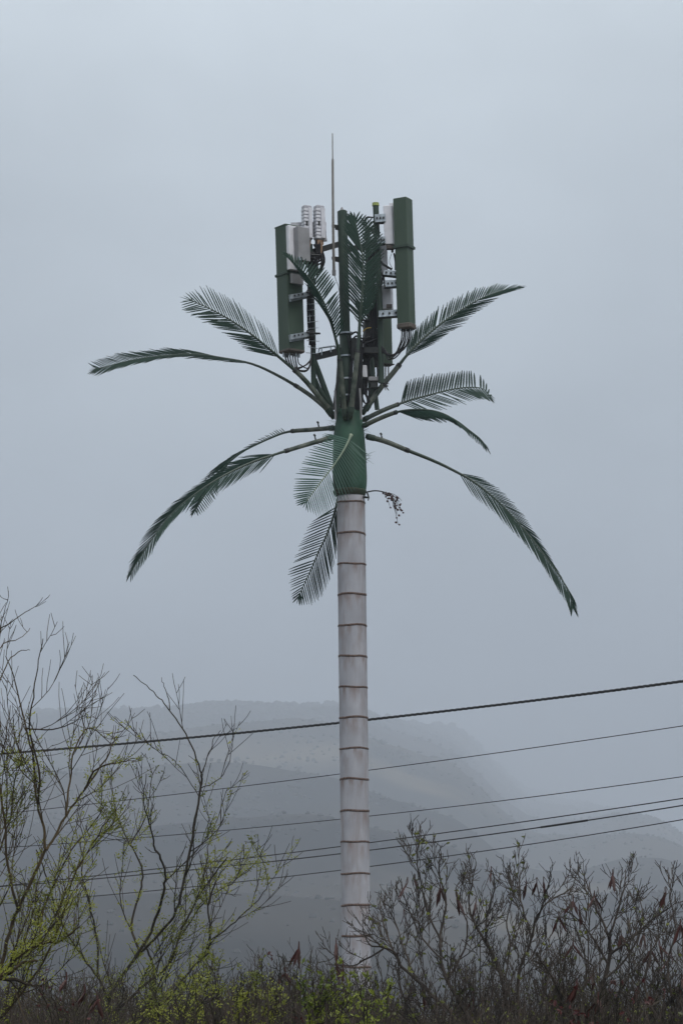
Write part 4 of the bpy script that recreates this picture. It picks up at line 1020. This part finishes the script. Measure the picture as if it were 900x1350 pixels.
# ------------------------------------------------------------------ sky, sun, camera
SUN_EL, SUN_AZ = 56.0, 150.0     # azimuth: degrees to the left (west) of the view direction... measured from +Y towards +X
def build_world():
    sc = bpy.context.scene
    w = bpy.data.worlds.new('World'); sc.world = w; w.use_nodes = True
    nt = w.node_tree; L = nt.links.new; bg = nt.nodes['Background']; bg.inputs[1].default_value = 0.1
    sky = nt.nodes.new('ShaderNodeTexSky'); sky.sky_type = 'NISHITA'; sky.sun_disc = False
    sky.sun_elevation = R(SUN_EL); sky.sun_rotation = R(SUN_AZ); sky.dust_density = 4
    tc = nt.nodes.new('ShaderNodeTexCoord'); sp = nt.nodes.new('ShaderNodeSeparateXYZ'); L(tc.outputs['Generated'], sp.inputs[0])
    rp = nt.nodes.new('ShaderNodeValToRGB'); cr = rp.color_ramp
    st = [(0.0, (.31, .355, .42)), (.10, (.42, .475, .54)), (.20, (.57, .64, .70)), (.34, (.66, .73, .78)), (.7, (1.05, 1.10, 1.15)), (1.0, (1.25, 1.27, 1.28))]
    while len(cr.elements) < len(st): cr.elements.new(.5)
    for e, (p, c) in zip(cr.elements, st): e.position = p; e.color = (*c, 1)
    L(sp.outputs[2], rp.inputs[0])
    mp = nt.nodes.new('ShaderNodeMapping'); mp.inputs['Scale'].default_value = (1, 1, 1.7); L(tc.outputs['Generated'], mp.inputs[0])
    nz = nt.nodes.new('ShaderNodeTexNoise'); nz.inputs['Scale'].default_value = 7; nz.inputs['Detail'].default_value = 4; nz.inputs['Roughness'].default_value = .45
    L(mp.outputs[0], nz.inputs['Vector'])
    mr = nt.nodes.new('ShaderNodeMapRange'); mr.inputs[1].default_value = .3; mr.inputs[2].default_value = .7; mr.inputs[3].default_value = 8.4; mr.inputs[4].default_value = 11.6
    L(nz.outputs[0], mr.inputs[0])
    ml = nt.nodes.new('ShaderNodeVectorMath'); ml.operation = 'SCALE'; L(rp.outputs[0], ml.inputs[0]); L(mr.outputs[0], ml.inputs['Scale'])
    mx = nt.nodes.new('ShaderNodeMixRGB'); mx.inputs[0].default_value = .96; L(sky.outputs[0], mx.inputs[1]); L(ml.outputs[0], mx.inputs[2])
    L(mx.outputs[0], bg.inputs[0])
    sl = bpy.data.lights.new('sun', 'SUN'); sl.energy = 1.3; sl.angle = R(18); sl.color = (1, .96, .9)
    so = bpy.data.objects.new('sun', sl); C.objects.link(so)
    d = Vector((math.sin(R(SUN_AZ)) * math.cos(R(SUN_EL)), math.cos(R(SUN_AZ)) * math.cos(R(SUN_EL)), math.sin(R(SUN_EL))))
    so.rotation_euler = d.to_track_quat('Z', 'Y').to_euler(); so.location = (0, 0, 150)

def build_camera():
    sc = bpy.context.scene
    c = bpy.data.cameras.new('camera'); o = bpy.data.objects.new('camera', c); C.objects.link(o)
    o.location = (0, 0, ZC); o.rotation_euler = (R(90), 0, 0)
    c.sensor_fit = 'VERTICAL'; c.sensor_height = 24; c.lens = F / 1350 * 24
    c.shift_y = (H0 - 675) / 1350; c.clip_start = .5; c.clip_end = 30000
    sc.camera = o
    sc.render.resolution_x = 682; sc.render.resolution_y = 1024
    vs = sc.view_settings; vs.view_transform = 'Standard'; vs.look = 'None'; vs.exposure = 0.40; vs.gamma = 1
    sc.render.engine = 'CYCLES'
    cy = sc.cycles; cy.volume_bounces = 3; cy.max_bounces = 8; cy.transparent_max_bounces = 8

make_mats(); build_camera(); build_world(); build_land()
build_tower(); build_wires(); build_trees(); build_undergrowth(); build_haze()
